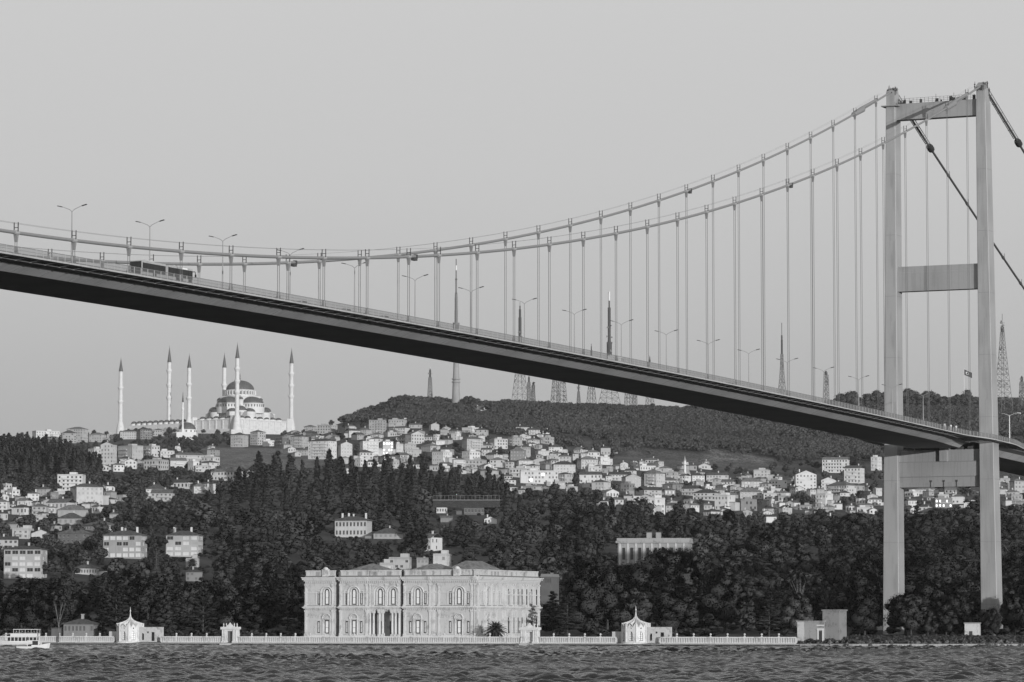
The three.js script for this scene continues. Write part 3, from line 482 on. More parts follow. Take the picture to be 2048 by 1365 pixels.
// ---------------------------------------------------------------- the palace
{
  const C = V(-9.9, 1.9, -1050), o = thing('palace', 'two-storey white stone palace with tall arched windows behind the sea wall', 'palace', C, ROT);
  const fx = (p) => { const u = (p - 1024) / FPX / 1.003; return (1050 * u + 9.9) / (.9135 + .4067 * u); };
  const sx = (p) => { const u = (p - 1024) / FPX / 1.003; return (1050 * u + 9.9) / (.4067 - .9135 * u); };
  const Y = { plinth: 1.15, mid0: 8.7, mid1: 9.45, top0: 16.9, top1: 17.9, attic: 20 };
  const I = new THREE.Matrix4(), SIDE = new THREE.Matrix4().makeRotationY(Math.PI / 2);
  const arch = (x, w, y0, y1) => { const h = new THREE.Path(); h.moveTo(x - w / 2, y0); h.lineTo(x + w / 2, y0); h.lineTo(x + w / 2, y1 - w / 2); h.absarc(x, y1 - w / 2, w / 2, 0, Math.PI); h.lineTo(x - w / 2, y0); return h; };
  const rect = (x, w, y0, y1) => { const h = new THREE.Path(); h.moveTo(x - w / 2, y0); h.lineTo(x + w / 2, y0); h.lineTo(x + w / 2, y1); h.lineTo(x - w / 2, y1); return h; };
  const shapeOf = (h) => { const s = new THREE.Shape(h.getPoints(10)); return s; };
  function win(m, z, x, w, y0, y1, ar) {
    const wi = new THREE.Group(); wi.name = 'window'; o.add(wi); const mk = (ww, a, b, ar2) => ar2 ? arch(x, ww, a, b) : rect(x, ww, a, b);
    const f = new G(); f.m = m; f.add(new THREE.ExtrudeGeometry(shapeOf(mk(w + .1, y0 - .05, y1 + .05, ar)), { depth: .06, bevelEnabled: false }), T(0, 0, z - .42)); mesh('frame', f, M.frame, wi);
    const ym = lerp(y0, y1, .44), k = .3;
    for (const [a, b, ar2] of ar ? [[y0 + k, ym - .04, 0], [ym + .04, y1 - w * .42, 0], [y1 - w * .36, y1 - k, 2]] : [[y0 + k, ym - .04, 0], [ym + .04, y1 - k, 0]]) {
      const p = new G(); p.m = m; let s = rect(x, w - 2 * k, a, b); if (ar2) { s = new THREE.Path(); s.absarc(x, y1 - w / 2, w / 2 - k, .28, Math.PI - .28); } p.add(new THREE.ExtrudeGeometry(shapeOf(s), { depth: .03, bevelEnabled: false }), T(0, 0, z - .37)); mesh('pane', p, M.pane, wi);
    }
  }
  function bay(m, x0, x1, z, ups, lows, opt = {}) { // one stretch of facade, two storeys, openings cut right through
    const w = new G(); w.m = m;
    for (const [a, b, list] of [[0, Y.mid0, lows], [Y.mid1, Y.top0, ups]]) {
      if (a === 0 && opt.loggia) continue;
      const s = new THREE.Shape([[x0, a], [x1, a], [x1, b], [x0, b]].map(([x, y]) => new THREE.Vector2(x, y)));
      for (const [x, ww, y0, y1, ar] of list) s.holes.push(ar ? arch(x, ww, y0, y1) : rect(x, ww, y0, y1));
      w.add(new THREE.ExtrudeGeometry(s, { depth: .6, bevelEnabled: false }), T(0, 0, z - .6));
    }
    w.box(x0, x1, Y.mid0, Y.mid1, z - .6, z - .002); w.box(x0, x1, Y.top0, Y.top1, z - .6, z - .002);
    mesh('wall', w, M.marble, o);
    for (const [x, ww, y0, y1, ar] of [...ups, ...(opt.loggia ? [] : lows)]) win(m, z, x, ww, y0, y1, ar);
    const c = new G(); c.m = m; const e0 = opt.e0 ?? .55, e1 = opt.e1 ?? .55;
    c.box(x0 - e0 * .5, x1 + e1 * .5, Y.mid0 + .1, Y.mid0 + .4, z - .5, z + .42); c.box(x0 - e0, x1 + e1, Y.mid0 + .4, Y.mid1 - .1, z - .5, z + .72); c.box(x0 - e0 * .5, x1 + e1 * .5, Y.mid1 - .1, Y.mid1 + .12, z - .5, z + .3);
    c.box(x0 - e0 * .4, x1 + e1 * .4, Y.top0 - .1, Y.top0 + .3, z - .5, z + .35); c.box(x0 - e0, x1 + e1, Y.top0 + .3, Y.top1 - .2, z - .5, z + .8); c.box(x0 - e0 * 1.3, x1 + e1 * 1.3, Y.top1 - .2, Y.top1 + .08, z - .5, z + 1.05);
    if (!opt.loggia) c.box(x0 - .1, x1 + .1, 0, Y.plinth, z - .5, z + .28);
    mesh('cornice', c, M.marbleTrim, o);
    const fl = new G(); fl.m = m; fl.box(x0 + .02, x1 - .02, Y.top1 + .08, Y.top1 + .5, z - .5, z - .1); fl.box(x0 - e0 * .4, x1 + e1 * .4, Y.mid1 + .12, Y.mid1 + .3, z - .3, z + .27); mesh('shade_band', fl, M.lattice, o);  // dark bands painted for the shaded recess above each cornice
    const d = new G(); d.m = m; for (let x = x0 + .3; x < x1 - .1; x += .62) { d.box(x, x + .3, Y.top0 - .62, Y.top0 - .1, z - .1, z + .28); d.box(x, x + .3, Y.mid0 - .3, Y.mid0 + .1, z - .1, z + .2); } mesh('dentil', d, M.marbleTrim, o, { kind: 'stuff' });
    for (const x of opt.pil ?? [x0 + .45, x1 - .45]) { const p = new G(); p.m = m; for (const [a, b] of [[Y.plinth, Y.mid0 - .3], [Y.mid1 + .1, Y.top0 - .9]]) { if (opt.loggia && a < 3) continue; p.cbox(x, a, z + .1, .66, b - a, .3); p.cbox(x, b - .5, z + .12, .9, .5, .5); p.cbox(x, a, z + .12, .86, .45, .45); } mesh('pilaster', p, M.marbleTrim, o); }
    const mo = new G(); mo.m = m; // arches and string courses
    const big = ups.filter((q) => q[4]);
    for (const [x, ww, , y1] of big) { mo.add(new THREE.TorusGeometry(ww / 2 + .2, .16, 5, 14, Math.PI), T(x, y1 - ww / 2, z + .05)); mo.add(new THREE.TorusGeometry(ww / 2 + 1.15, .24, 5, 18, Math.PI), T(x, y1 - ww / 2 - .45, z + .12)); for (const e of [-1, 1]) { mo.rod(V(x + e * (ww / 2 + .32), Y.mid1 + .2, z + .1), V(x + e * (ww / 2 + .32), y1 - ww / 2 - .1, z + .1), .16, .14, 7); mo.rod(V(x + e * (ww / 2 + 1.1), Y.mid1 + .2, z + .14), V(x + e * (ww / 2 + 1.1), y1 - ww / 2 - .6, z + .14), .2, .18, 7); } }
    let xa = x0; for (const [x, ww, , y1] of [...big, [x1 + 1.5, 0, 0, big[0]?.[3] ?? 14]]) { const r = ww / 2 + 1.15, xb = Math.min(x1, x - r); if (xb > xa + .2) mo.box(xa, xb, (big[0]?.[3] ?? 14) - 1.25, (big[0]?.[3] ?? 14) - 1.0, z - .1, z + .24); xa = x + r; }
    if (!opt.loggia) for (const [x, ww, y0, y1, ar] of lows) if (ww > 1.3) { const yy = y1 + .55; mo.add(new THREE.TorusGeometry(ww / 2 + .55, .2, 5, 14, Math.PI), T(x, yy, z + .14)); mo.add(new THREE.TorusGeometry(ww / 2 + .2, .12, 5, 14, Math.PI), T(x, yy, z + .05)); mo.box(x - ww / 2 - .7, x + ww / 2 + .7, yy - .25, yy, z - .1, z + .34); for (const e of [-1, 1]) mo.rod(V(x + e * (ww / 2 + .4), 1.2, z + .1), V(x + e * (ww / 2 + .4), yy - .25, z + .1), .2, .18, 7); } else { mo.box(x - ww / 2 - .3, x + ww / 2 + .3, y1 + .15, y1 + .4, z - .1, z + .2); mo.box(x - ww / 2 - .3, x + ww / 2 + .3, y0 - .3, y0 - .08, z - .1, z + .2); }
    for (const [x, ww, y0, y1, ar] of ups) { if (!ar) { mo.box(x - ww / 2 - .3, x + ww / 2 + .3, y1 + .15, y1 + .4, z - .1, z + .2); mo.box(x - ww / 2 - .4, x - ww / 2 - .12, y0, y1 + .15, z - .1, z + .12); mo.box(x + ww / 2 + .12, x + ww / 2 + .4, y0, y1 + .15, z - .1, z + .12); } }
    mesh('moulding', mo, M.marbleTrim, o);
    // parapet with sunk panels
    const at0 = new G(); at0.m = m; at0.box(x0 + .1, x1 - .1, Y.top1, Y.attic - .3, z - 1.2, z - .45); at0.box(x0, x1, Y.attic - .3, Y.attic, z - 1.3, z - .3); at0.box(x0, x1, Y.top1, Y.top1 + .35, z - 1.2, z - .28);
    for (let x = x0 + .3; x < x1 - .5; x += 2.3) at0.box(x, x + .5, Y.top1 + .35, Y.attic - .3, z - .6, z - .33); mesh('parapet', at0, M.marble, o);
    const ap = new G(); ap.m = m; const r = RNG(Math.round((x0 + 100) * 13)); for (let x = x0 + .3; x < x1 - 2.6; x += 2.3) if (r() < .45) ap.box(x + .75, x + 2.05, Y.top1 + .5, Y.attic - .45, z - .5, z - .43); if (ap.p.length) mesh('parapet_panel', ap, M.oldStone, o, { kind: 'stuff' });
  }
  const U = (p, w = 1.55) => [fx(p), w, 9.95, 14.6, 1], u = (p, w = .95) => [fx(p), w, 10.0, 13.7, 0], Lo = (p, w = 1.55) => [fx(p), w, 1.6, 5.5, 0], lo = (p, w = .95) => [fx(p), w, 1.7, 5.2, 0];
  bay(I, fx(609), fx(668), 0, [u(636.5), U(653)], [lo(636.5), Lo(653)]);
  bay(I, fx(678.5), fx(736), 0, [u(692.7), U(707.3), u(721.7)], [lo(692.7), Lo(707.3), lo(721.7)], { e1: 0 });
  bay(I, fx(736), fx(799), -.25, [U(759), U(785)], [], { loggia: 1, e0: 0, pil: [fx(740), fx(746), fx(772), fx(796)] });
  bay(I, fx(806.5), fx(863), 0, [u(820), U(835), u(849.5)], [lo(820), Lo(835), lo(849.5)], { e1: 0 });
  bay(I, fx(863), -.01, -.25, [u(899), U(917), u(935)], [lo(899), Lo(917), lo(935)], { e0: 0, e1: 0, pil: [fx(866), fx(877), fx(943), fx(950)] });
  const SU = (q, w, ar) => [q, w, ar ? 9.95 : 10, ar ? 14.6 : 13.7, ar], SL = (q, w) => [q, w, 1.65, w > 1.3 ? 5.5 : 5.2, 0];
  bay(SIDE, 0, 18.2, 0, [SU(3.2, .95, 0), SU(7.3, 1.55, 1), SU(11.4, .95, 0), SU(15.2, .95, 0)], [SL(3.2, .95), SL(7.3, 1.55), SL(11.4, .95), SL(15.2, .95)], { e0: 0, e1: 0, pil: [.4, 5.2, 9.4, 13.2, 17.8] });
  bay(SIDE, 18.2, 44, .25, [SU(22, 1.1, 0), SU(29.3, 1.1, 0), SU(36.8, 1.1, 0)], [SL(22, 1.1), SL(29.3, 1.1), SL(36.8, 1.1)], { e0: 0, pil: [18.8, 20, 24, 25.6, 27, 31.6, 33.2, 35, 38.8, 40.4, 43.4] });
  for (const q of [21, 24.9, 28, 31, 34.4, 38.0, 41.6]) for (const y of [1.7, 10]) { const g = new G(); g.m = SIDE; g.cbox(q, y, .27, .62, 4.6, .1); mesh('shade_strip', g, M.paneDark, o); }  // dark strips that paint the recess shade between the pilasters
  // loggia: columns before a deep shadowed porch
  for (const p of [738.5, 745.5, 757.5, 764, 783, 789.5, 797]) { const g = new G(), x = fx(p); g.cbox(x, .9, -.5, .9, .5, .9); g.rod(V(x, 1.4, -.5), V(x, 7.5, -.5), .38, .32, 10); g.cbox(x, 7.5, -.5, .9, .5, .9); g.cbox(x, 8, -.5, 1.1, .7, 1.0); mesh('column', g, M.marbleTrim, o); }
  { const g = new G(); g.box(fx(736), fx(799), 8.0, 8.69, -3.2, -.9); g.box(fx(736), fx(799), 0, .9, -3.2, .2); g.box(fx(736), fx(799), .9, 8, -4.2, -3.6); mesh('porch', g, M.marble, o); const d = new G(); for (const p of [751, 774]) d.box(fx(p) - .8, fx(p) + .8, .9, 5.2, -3.6, -3.5); mesh('porch_door', d, M.frame, o); }
  { // recesses, ends and core
    const g = new G(); for (const [a, b] of [[668, 678.5], [799, 806.5]]) { g.box(fx(a) + .01, fx(b) - .01, 0, Y.attic - .4, -3.4, -2.8); g.box(fx(a) + .01, fx(b) - .01, Y.top0 + .3, Y.top1, -2.8, -2.2); g.box(fx(a) + .01, fx(b) - .01, Y.mid0 + .4, Y.mid1, -2.8, -2.3); }
    for (const a of [609, 668, 678.5, 799, 806.5]) g.box(fx(a) + (a === 609 || a === 678.5 || a === 806.5 ? 0 : -.5), fx(a) + (a === 609 || a === 678.5 || a === 806.5 ? .5 : 0), 0, Y.top1, a === 609 ? -44 : -2.8, -.61);
    g.box(fx(609) + .5, -.7, 0, Y.top1, -44, -43.5); g.box(fx(609) + .5, -.7, Y.top1 - .4, Y.top1 - .02, -43.5, -3.4); mesh('side_wall', g, M.marble, o);
    const nw = new G(); for (const [a, b] of [[668, 678.5], [799, 806.5]]) for (const y of [1.6, 9.95]) nw.box((fx(a) + fx(b)) / 2 - .5, (fx(a) + fx(b)) / 2 + .5, y, y + 3.7, -2.8, -2.74); mesh('recess_window', nw, M.paneDark, o);
  }
  for (const [a, b, zz, h] of [[681, 754, -16, 2.6], [805, 872, -20, 2.4], [878, 1006, -24, 3.2]]) { // low hipped lead roofs
    const g = new G(), x0 = fx(a), x1 = b < 956 ? fx(b) : -2; g.hip(x0, x1, zz, -2.2, Y.attic - .55, h, .1); const rf = mesh('roof', g, M.leadRoof, o); const s = new G(); for (let x = x0 + 1; x < x1; x += 1.5) { const t = Math.min(x - x0, x1 - x, (-2.2 - zz) / 2), k = h * t / ((-2.2 - zz) / 2); s.bar(V(x, Y.attic - .34, -2.15), V(x, Y.attic - .32 + k, -2.2 - t), .12); } mesh('seam', s, M.leadRoof, rf, { kind: 'stuff' });
  }
  for (const p of [650, 913]) { const g = new G(), x = fx(p); g.cbox(x, Y.top1 + .3, -.3, 2.0, 2.0, .9); g.dome(x, Y.top1 + 2.3, -.3, .85, .75, 12, 4); g.cbox(x, Y.top1 + 2.2, -.3, 2.1, .16, 1.1); mesh('crest', g, M.marbleTrim, o); }
  const st = new G(); st.box(fx(628), -1, -.8, .1, -1, 5); st.box(-1, 4, -.8, .1, -44, 5); mesh('terrace', st, M.marble, o);
}
// small stone house at the end of the wall
{
  const a = shoreAt(1595, 6), o = thing('stone_house', 'weathered flat-roofed stone house with a white door surround at the end of the sea wall', 'house', V(a.x, .7, a.z), ROT);
  const g = new G(); g.box(0, 7.8, 0, 6.1, -6, 0); g.box(-.25, 8.0, 6.1, 6.4, -6.2, .25); mesh('low_wing', g, M.oldStone, o);
  const h = new G(); h.box(7.1, 11.9, 0, 9.1, -6.8, -.6); h.box(6.9, 12.15, 9.1, 9.45, -7.0, -.35); mesh('tall_wing', h, grey(.22, texStone), o);
  const w = new G(); w.box(0, 2.0, .4, 6.09, 0, .08); mesh('plaster', w, M.marble, o);
  const d = new G(); d.box(5.8, 6.2, .6, 3.9, -.1, .16); d.box(7.2, 7.6, .6, 3.9, -.1, .16); d.box(5.7, 7.7, 3.9, 4.3, -.1, .18); d.box(5.6, 7.75, 5.0, 5.3, -.1, .14); mesh('door_surround', d, M.white, o); const e = new G(); e.box(6.2, 7.2, .6, 3.6, -.1, .03); mesh('door', e, M.frame, o);
  const y = new G(); y.box(-.2, 12, -1.6, 0, -8.5, .1); mesh('footing', y, M.oldStone, o);
}
{ // boulders along the bank under the bridge
  const r = RNG(61), parts = [], base = new THREE.IcosahedronGeometry(1, 1);
  for (let k = 0; k < 150; k++) {
    const u = lerp(1600, 2130, r()), d = r() ** 1.6 * 9, X0 = (u - 1024) / FPX * 1000, Z = shoreZ(X0) + d - .6, X = (u - 1024) / FPX * Z, s = .25 + r() * r() * .75, g = base.clone(), p = g.attributes.position;
    for (let i = 0; i < p.count; i++) { const q = V(p.getX(i), p.getY(i), p.getZ(i)), f = .75 + .5 * Math.abs(Math.sin(q.x * 3.1 + k) * Math.cos(q.z * 4.3 + q.y * 2.7 + k)); p.setXYZ(i, q.x * f, q.y * f, q.z * f); }
    g.applyMatrix4(new THREE.Matrix4().compose(V(X, (d < 1 ? .15 : ground(X, Z)) + s * .2, -Z), new THREE.Quaternion().setFromEuler(new THREE.Euler(r() * 6, r() * 6, r() * 6)), V(s * 1.3, s * .8, s))); g.computeVertexNormals(); parts.push(g);
  }
  tag(mesh('boulders', mergeGeometries(parts), M.rubble), 'rough boulders along the bank below the bridge tower', null, null, 'stuff');
}
{ // low stone kerb that ends the bank at the water
  const o = thing('bank_kerb', 'low pale stone edge of the bank below the tower', null); delete o.userData.category; o.userData.kind = 'structure'; const a = new G(), P = (u) => { const X = (u - 1024) / FPX * 1000, Z = shoreZ(X); return V((u - 1024) / FPX * Z, 0, -Z); };
  for (let u = 1598; u < 2290; u += 9.5) { const p = P(u), q = P(u + 9.2), z = V(0, 0, -1.1), y = (v, h) => V(v.x, h, v.z); const f = [y(p, -1), y(q, -1), y(q, .82), y(p, .82)], k = [y(p, .82).add(z), y(q, .82).add(z)]; a.quad(f[0], f[1], f[2], f[3]); a.quad(f[3], f[2], k[1], k[0]); }
  mesh('edge_stone', a, M.oldStone, o, { kind: 'stuff' });
}
// sheds on the bank by the tower
for (const [a, b, y0, y1, Z, lab] of [[1930, 1960, 1246, 1273, 1038, 'low white shed beside the right tower leg'], [1740, 1766, 1198, 1240, 1125, 'pale flat-roofed hut behind the left tower leg']]) {
  const p = at(a, 1272, Z), q = at(b, 1272, Z), w = q.x - p.x, yb = ground(p.x, Z), h = at(a, y0, Z).y - yb, o = thing('shed', lab, 'shed', V(p.x, yb, p.z), -.2); const g = new G(); g.box(0, w, -1, h - .3, -4, 0); mesh('wall', g, M.marble, o); const r = new G(); r.box(-.2, w + .2, h - .3, h, -4.2, .25); mesh('roof', r, M.concrete, o); const d = new G(); d.box(w * .3, w * .3 + .9, 0, 2, .0, .05); mesh('door', d, M.frame, o);
}

// ---------------------------------------------------------------- boats
function hull(len, beam, depth, rise) {
  const g = new G(), n = 14, sec = (k) => { const t = k / n, b = beam / 2 * (t < .12 ? lerp(.8, 1, t / .12) : t < .55 ? 1 : Math.sqrt(Math.max(0, 1 - ((t - .55) / .45) ** 2.2))), top = depth + rise * smooth(.45, 1, t) ** 1.3, x = (t - .5) * len, rk = .06 * len * smooth(.75, 1, t); return [V(x + rk, top, b), V(x + rk * .5, depth * .45, b * .9), V(x, -.35, b * .45), V(x, -.5, 0), V(x, -.35, -b * .45), V(x + rk * .5, depth * .45, -b * .9), V(x + rk, top, -b)]; };
  for (let k = 0; k < n; k++) { const A = sec(k), B = sec(k + 1); for (let i = 0; i < 6; i++) g.quad(A[i + 1], B[i + 1], B[i], A[i]); g.quad(A[0], B[0], B[6].clone().lerp(B[6], 1), A[6]); }
  const s = sec(0); for (let i = 1; i < 6; i++) g.tri(s[0], s[i], s[i + 1]); return g;
}
{
  const c = at(38, 1285, 1040), o = thing('tour_boat', 'white two-deck tour boat moored by the sea wall at the left edge', 'boat', V(c.x, 0, c.z), Math.PI - .12);
  mesh('hull', hull(12.5, 3.6, 1.1, .7), M.white, o);
  const cab = new G(); cab.box(-5.4, 3.2, 1.1, 1.45, -1.5, 1.5); cab.box(-5.4, 3.2, 2.5, 2.75, -1.65, 1.65); for (let x = -5.4; x <= 3.2; x += 1.075) for (const z of [-1.5, 1.5]) cab.cbox(x, 1.45, z, .2, 1.05, .1); cab.box(-5.6, 3.9, 2.75, 2.85, -1.75, 1.75); cab.box(-5.6, 2.2, 2.85, 3.6, 1.66, 1.72); cab.box(-5.6, 2.2, 2.85, 3.6, -1.72, -1.66); mesh('cabin', cab, M.white, o);
  const w = new G(); w.box(-5.2, 3.05, 1.46, 2.49, -1.4, 1.4); mesh('window_band', w, M.paneDark, o);
  const rf = new G(); rf.box(-5.7, 1.4, 4.65, 4.8, -1.8, 1.8); for (let x = -5.5; x < 1.5; x += 1.7) for (const z of [-1.65, 1.65]) rf.bar(V(x, 3.6, z), V(x, 4.66, z), .09); mesh('canopy', rf, M.white, o);
  const p = new G(), r = RNG(4); for (let k = 0; k < 12; k++) p.cbox(-5 + k * .55, 2.86, (r() - .5) * 2, .4, 1.1, .4); mesh('bench', p, M.lattice, o); const rl = new G(); rl.tube([V(2.2, 3.6, 1.6), V(4.2, 3.3, 1.4), V(5.6, 2.6, .5)], .04, 4); rl.tube([V(2.2, 3.6, -1.6), V(4.2, 3.3, -1.4), V(5.6, 2.6, -.5)], .04, 4); mesh('rail', rl, M.white, o);
}
{
  const Z = 880, c = at(64, 1299, Z), o = thing('motor_boat', 'small white motor boat in front of the tour boat', 'boat', V(c.x, 0, c.z), .1);
  mesh('hull', hull(7.6, 2.3, .75, .75), M.white, o);
  const cab = new G(); cab.box(-.2, 1.7, .7, 1.05, -.8, .8); cab.box(-1.3, 1.5, 2.05, 2.18, -1, 1); for (const x of [-1.2, 1.4]) for (const z of [-.8, .8]) cab.bar(V(x, .7, z), V(x, 2.06, z), .1); mesh('cabin', cab, M.white, o); const w = new G(); w.box(.0, 1.35, 1.05, 2.05, -.74, .74); mesh('window_band', w, M.paneDark, o);
  const d = new G(); d.box(-3.2, -1.6, .7, 1.15, -.7, .7); d.rod(V(-3.9, -.2, 0), V(-3.9, 1.1, 0), .18, .22, 6, true); mesh('engine', d, M.lattice, o); const m = new G(); m.bar(V(-1.2, 2.15, 0), V(-1.2, 3.2, 0), .06); mesh('mast', m, M.lattice, o);
}

// ---------------------------------------------------------------- the great mosque on the hill
{
  const ZE = 4720, k = mpp(ZE), gy = at(470, 868, ZE).y, O = at(474.6, 866, ZE); O.y = gy;
  const o = thing('great_mosque', 'large white mosque with six minarets and grey domes on the hill', 'mosque', V(O.x, gy, O.z));
  const W = (x, y, z) => V(x, y, z);
  const minaret = (pxx, tipY, dz, three, plinth) => {
    const Z = ZE + dz, tip = at(pxx, tipY, Z), x = tip.x - O.x, z = -(dz), h = tip.y - gy, g = new G(), s = h / 107;
    g.lathe(x, z, [[6.2, -6], [6.2, 6], [4.6, 16 * s], [3.0, 22 * s], [2.75, 27 * s], [2.55, 88 * s]], 12); g.cbox(x, -8, z, 14, 13, 14);
    const m = mesh('minaret', g, M.mosque, o), sp = new G(); sp.lathe(x, z, [[2.9, 87.5 * s], [2.75, 88.5 * s], [.25, 104 * s], [0, h]], 12); mesh('spire', sp, M.dome, m);
    for (const y of three) { const b = new G(); b.lathe(x, z, [[2.6, (y - 3.2) * s], [3.9, y * s], [3.9, (y + 1.6) * s], [3.6, (y + 1.6) * s], [2.55, (y + 1.4) * s]], 12); mesh('balcony', b, M.mosque, m); }
  };
  const dz = 66, Fx = at(583, 800, ZE + 90).x - O.x, Cx = at(378.3, 800, ZE + 48).x - O.x, Ax = at(241.5, 800, ZE + 168).x - O.x;
  minaret(474.6, 683.6, 0, [48, 61, 75]); minaret(583, 694.4, 92, [48, 61, 75]); minaret(378.3, 706, 48, [48, 66]); minaret(448.6, 704, 142, [48, 66]); minaret(241.5, 713.7, 120, [48, 66]); minaret(338.6, 690, 200, [48, 62, 78]);
  // prayer hall, turned corner-on
  const cen = V((Fx + Cx) / 2 - 1, 0, -70); const ang = .9; // direction of the right-hand front
  const m = new THREE.Matrix4().makeRotationY(ang).setPosition(cen), sx = 52, sz = 40;
  const mk = (name, f, mat) => { const g = new G(); g.m = m; f(g); return mesh(name, g, mat, o); };
  const ringArches = (g, r, y0, y1, n, w) => { for (let i = 0; i < n; i++) { const t = i / n * Math.PI * 2; g.cbox(Math.sin(t) * r, y0, Math.cos(t) * r, w, y1 - y0, w); } };
  mk('hall', (g) => { g.box(-sx, sx, -12, 19, -sz, sz); g.box(-sx - .8, sx + .8, 19, 20.2, -sz - .8, sz + .8); g.box(-sx - 3, sx + 3, -12, 7, -sz - 3, sz + 3); for (const s of [-1, 1]) { for (let q = -36; q <= 36; q += 12) g.cbox(q, -8, s * sz, 2.2, 27, 1.6); for (let q = -30; q <= 30; q += 12) g.cbox(s * sx, -8, q, 1.6, 27, 2.2); for (const t of [-1, 1]) g.cbox(s * (sx - 2), -8, t * (sz - 2), 9, 32, 9); } }, M.mosque);
  mk('upper_hall', (g) => { g.box(-32, 32, 19, 29, -32, 32); g.box(-32.6, 32.6, 29, 30, -32.6, 32.6); g.box(-23, 23, 30, 40, -23, 23); g.box(-19, 19, 40, 51, -19, 19); g.box(-19.5, 19.5, 51, 52.5, -19.5, 19.5); }, M.mosque);
  const dr = mk('drum', (g) => { g.lathe(0, 0, [[20.6, 52.5], [20.6, 54], [19.6, 54], [19.6, 59.6], [20.6, 59.6], [20.6, 60.6], [18.5, 60.6]], 32); ringArches(g, 19.9, 54, 59.6, 28, 1.7); }, M.mosque);
  { const g = new G(); g.m = m; for (let i = 0; i < 28; i++) { const t = (i + .5) / 28 * Math.PI * 2; g.cbox(Math.sin(t) * 19.5, 54.6, Math.cos(t) * 19.5, 1.3, 4, 1.3); } mesh('drum_window', g, M.lattice, dr, { kind: 'stuff' }); }
  const md = mk('main_dome', (g) => g.dome(0, 60.6, 0, 18.6, 13.2, 36, 9), M.dome); { const g = new G(); g.m = m; g.lathe(0, 0, [[.9, 73], [.5, 75], [.8, 76], [.3, 78], [.6, 79], [.1, 83]], 8); mesh('finial', g, M.lattice, md); }
  for (let q = 0; q < 4; q++) { // half domes on their windowed drums
    const t = q * Math.PI / 2, cx = Math.sin(t) * 21, cz = Math.cos(t) * 21;
    const d = mk('half_dome', (g) => g.dome(cx, 42.6, cz, 15.4, 9, 28, 6), M.dome);
    const w = mk('half_drum', (g) => { g.lathe(cx, cz, [[16.6, 29], [16.6, 37.2], [15.6, 37.2], [15.6, 41.8], [16.6, 41.8], [16.6, 42.6], [15.2, 42.6]], 28); ringArches(g, 15.9, 37.2, 41.8, 26, 1.5); }, M.mosque);
    { const g = new G(); g.m = m; for (let i = 0; i < 26; i++) { const a = (i + .5) / 26 * Math.PI * 2; g.cbox(cx + Math.sin(a) * 15.5, 37.8, cz + Math.cos(a) * 15.5, 1.2, 3.2, 1.2); } mesh('drum_window', g, M.lattice, w, { kind: 'stuff' }); }
    const c = Math.PI / 4 + t, kx = Math.sin(c) * 34, kz = Math.cos(c) * 34; // corner domes and turrets
    const cw = mk('corner_tower', (g) => { g.lathe(kx, kz, [[8, 19], [8, 28], [7.4, 28.4], [7.4, 31.6], [7.9, 31.6], [7.9, 32.2], [7, 32.2]], 20); }, M.mosque); mk('corner_dome', (g) => g.dome(kx, 32.2, kz, 7.1, 6.3, 20, 5), M.dome);
    const tx = Math.sin(c) * 27, tz = Math.cos(c) * 27; mk('turret', (g) => g.lathe(tx, tz, [[3.4, 30], [3.4, 46.4], [3.9, 46.6], [3.9, 47.2], [0, 47.2]], 12), M.mosque); mk('turret_dome', (g) => g.dome(tx, 47.2, tz, 3.3, 3.4, 12, 4), M.dome);
    for (const e of [-1, 1]) { const ex = cx + Math.cos(t) * e * 14 + Math.sin(t) * 9, ez = cz - Math.sin(t) * e * 14 + Math.cos(t) * 9; mk('exedra', (g) => g.lathe(ex, ez, [[8.2, 19], [8.2, 30.6], [7.6, 30.6]], 18), M.mosque); mk('exedra_dome', (g) => g.dome(ex, 30.6, ez, 7.4, 5, 18, 5), M.dome); }
    // great arch with its grey window wall
    const ax = Math.sin(t + Math.PI / 2), az = Math.cos(t + Math.PI / 2);
    for (const e of [-1, 1]) mk('arch_window', (g) => { const s = new THREE.Shape(); s.moveTo(-6.5, 0); s.lineTo(6.5, 0); s.lineTo(6.5, 5); s.absarc(0, 5, 6.5, 0, Math.PI); g.add(new THREE.ExtrudeGeometry(s, { depth: .5, bevelEnabled: false }), T(Math.sin(t) * 32.2 + Math.cos(t) * e * 24, 19.5, Math.cos(t) * 32.2 - Math.sin(t) * e * 24, t)); }, M.concrete);
  }
  const small = (list) => { for (const [x, z, y, r] of list) { mk('small_drum', (g) => g.lathe(x, z, [[r + .4, y - 1.5], [r + .4, y], [r, y]], 12), M.mosque); mk('small_dome', (g) => g.dome(x, y, z, r, r * .72, 12, 4), M.dome); } };
  const sd = []; for (let q = -36; q <= 36; q += 12) { sd.push([q, 35.4, 21.6, 4.4]); if (Math.abs(q) < 30) { sd.push([45, q, 21.6, 4.6]); sd.push([-45, q, 21.6, 4.6]); } } small(sd);
  // courtyard on the left with its arcades
  const cl = 112, m2 = m.clone().multiply(T(-5, 0, -sz - cl / 2 - 1, Math.PI / 2)); 
  const mkc = (name, f, mat) => { const g = new G(); g.m = m2.clone(); f(g); return mesh(name, g, mat, o); };
  mkc('courtyard', (g) => { for (const s of [-1, 1]) { g.box(-cl / 2, cl / 2, -14, 17, s * 42 - 5, s * 42 + 5); g.box(s * (cl / 2 - 5) - 5, s * (cl / 2 - 5) + 5, -14, 17, -37, 37); } g.box(-cl / 2 - .6, cl / 2 + .6, 17, 18, 36.4, 47.6); g.box(-cl / 2 - .6, -cl / 2 + 10.6, 17, 18, -47.6, 36.4); g.cbox(0, -14, 44, 14, 37, 9); g.cbox(-cl / 2, -14, 0, 9, 37, 14); }, M.mosque);
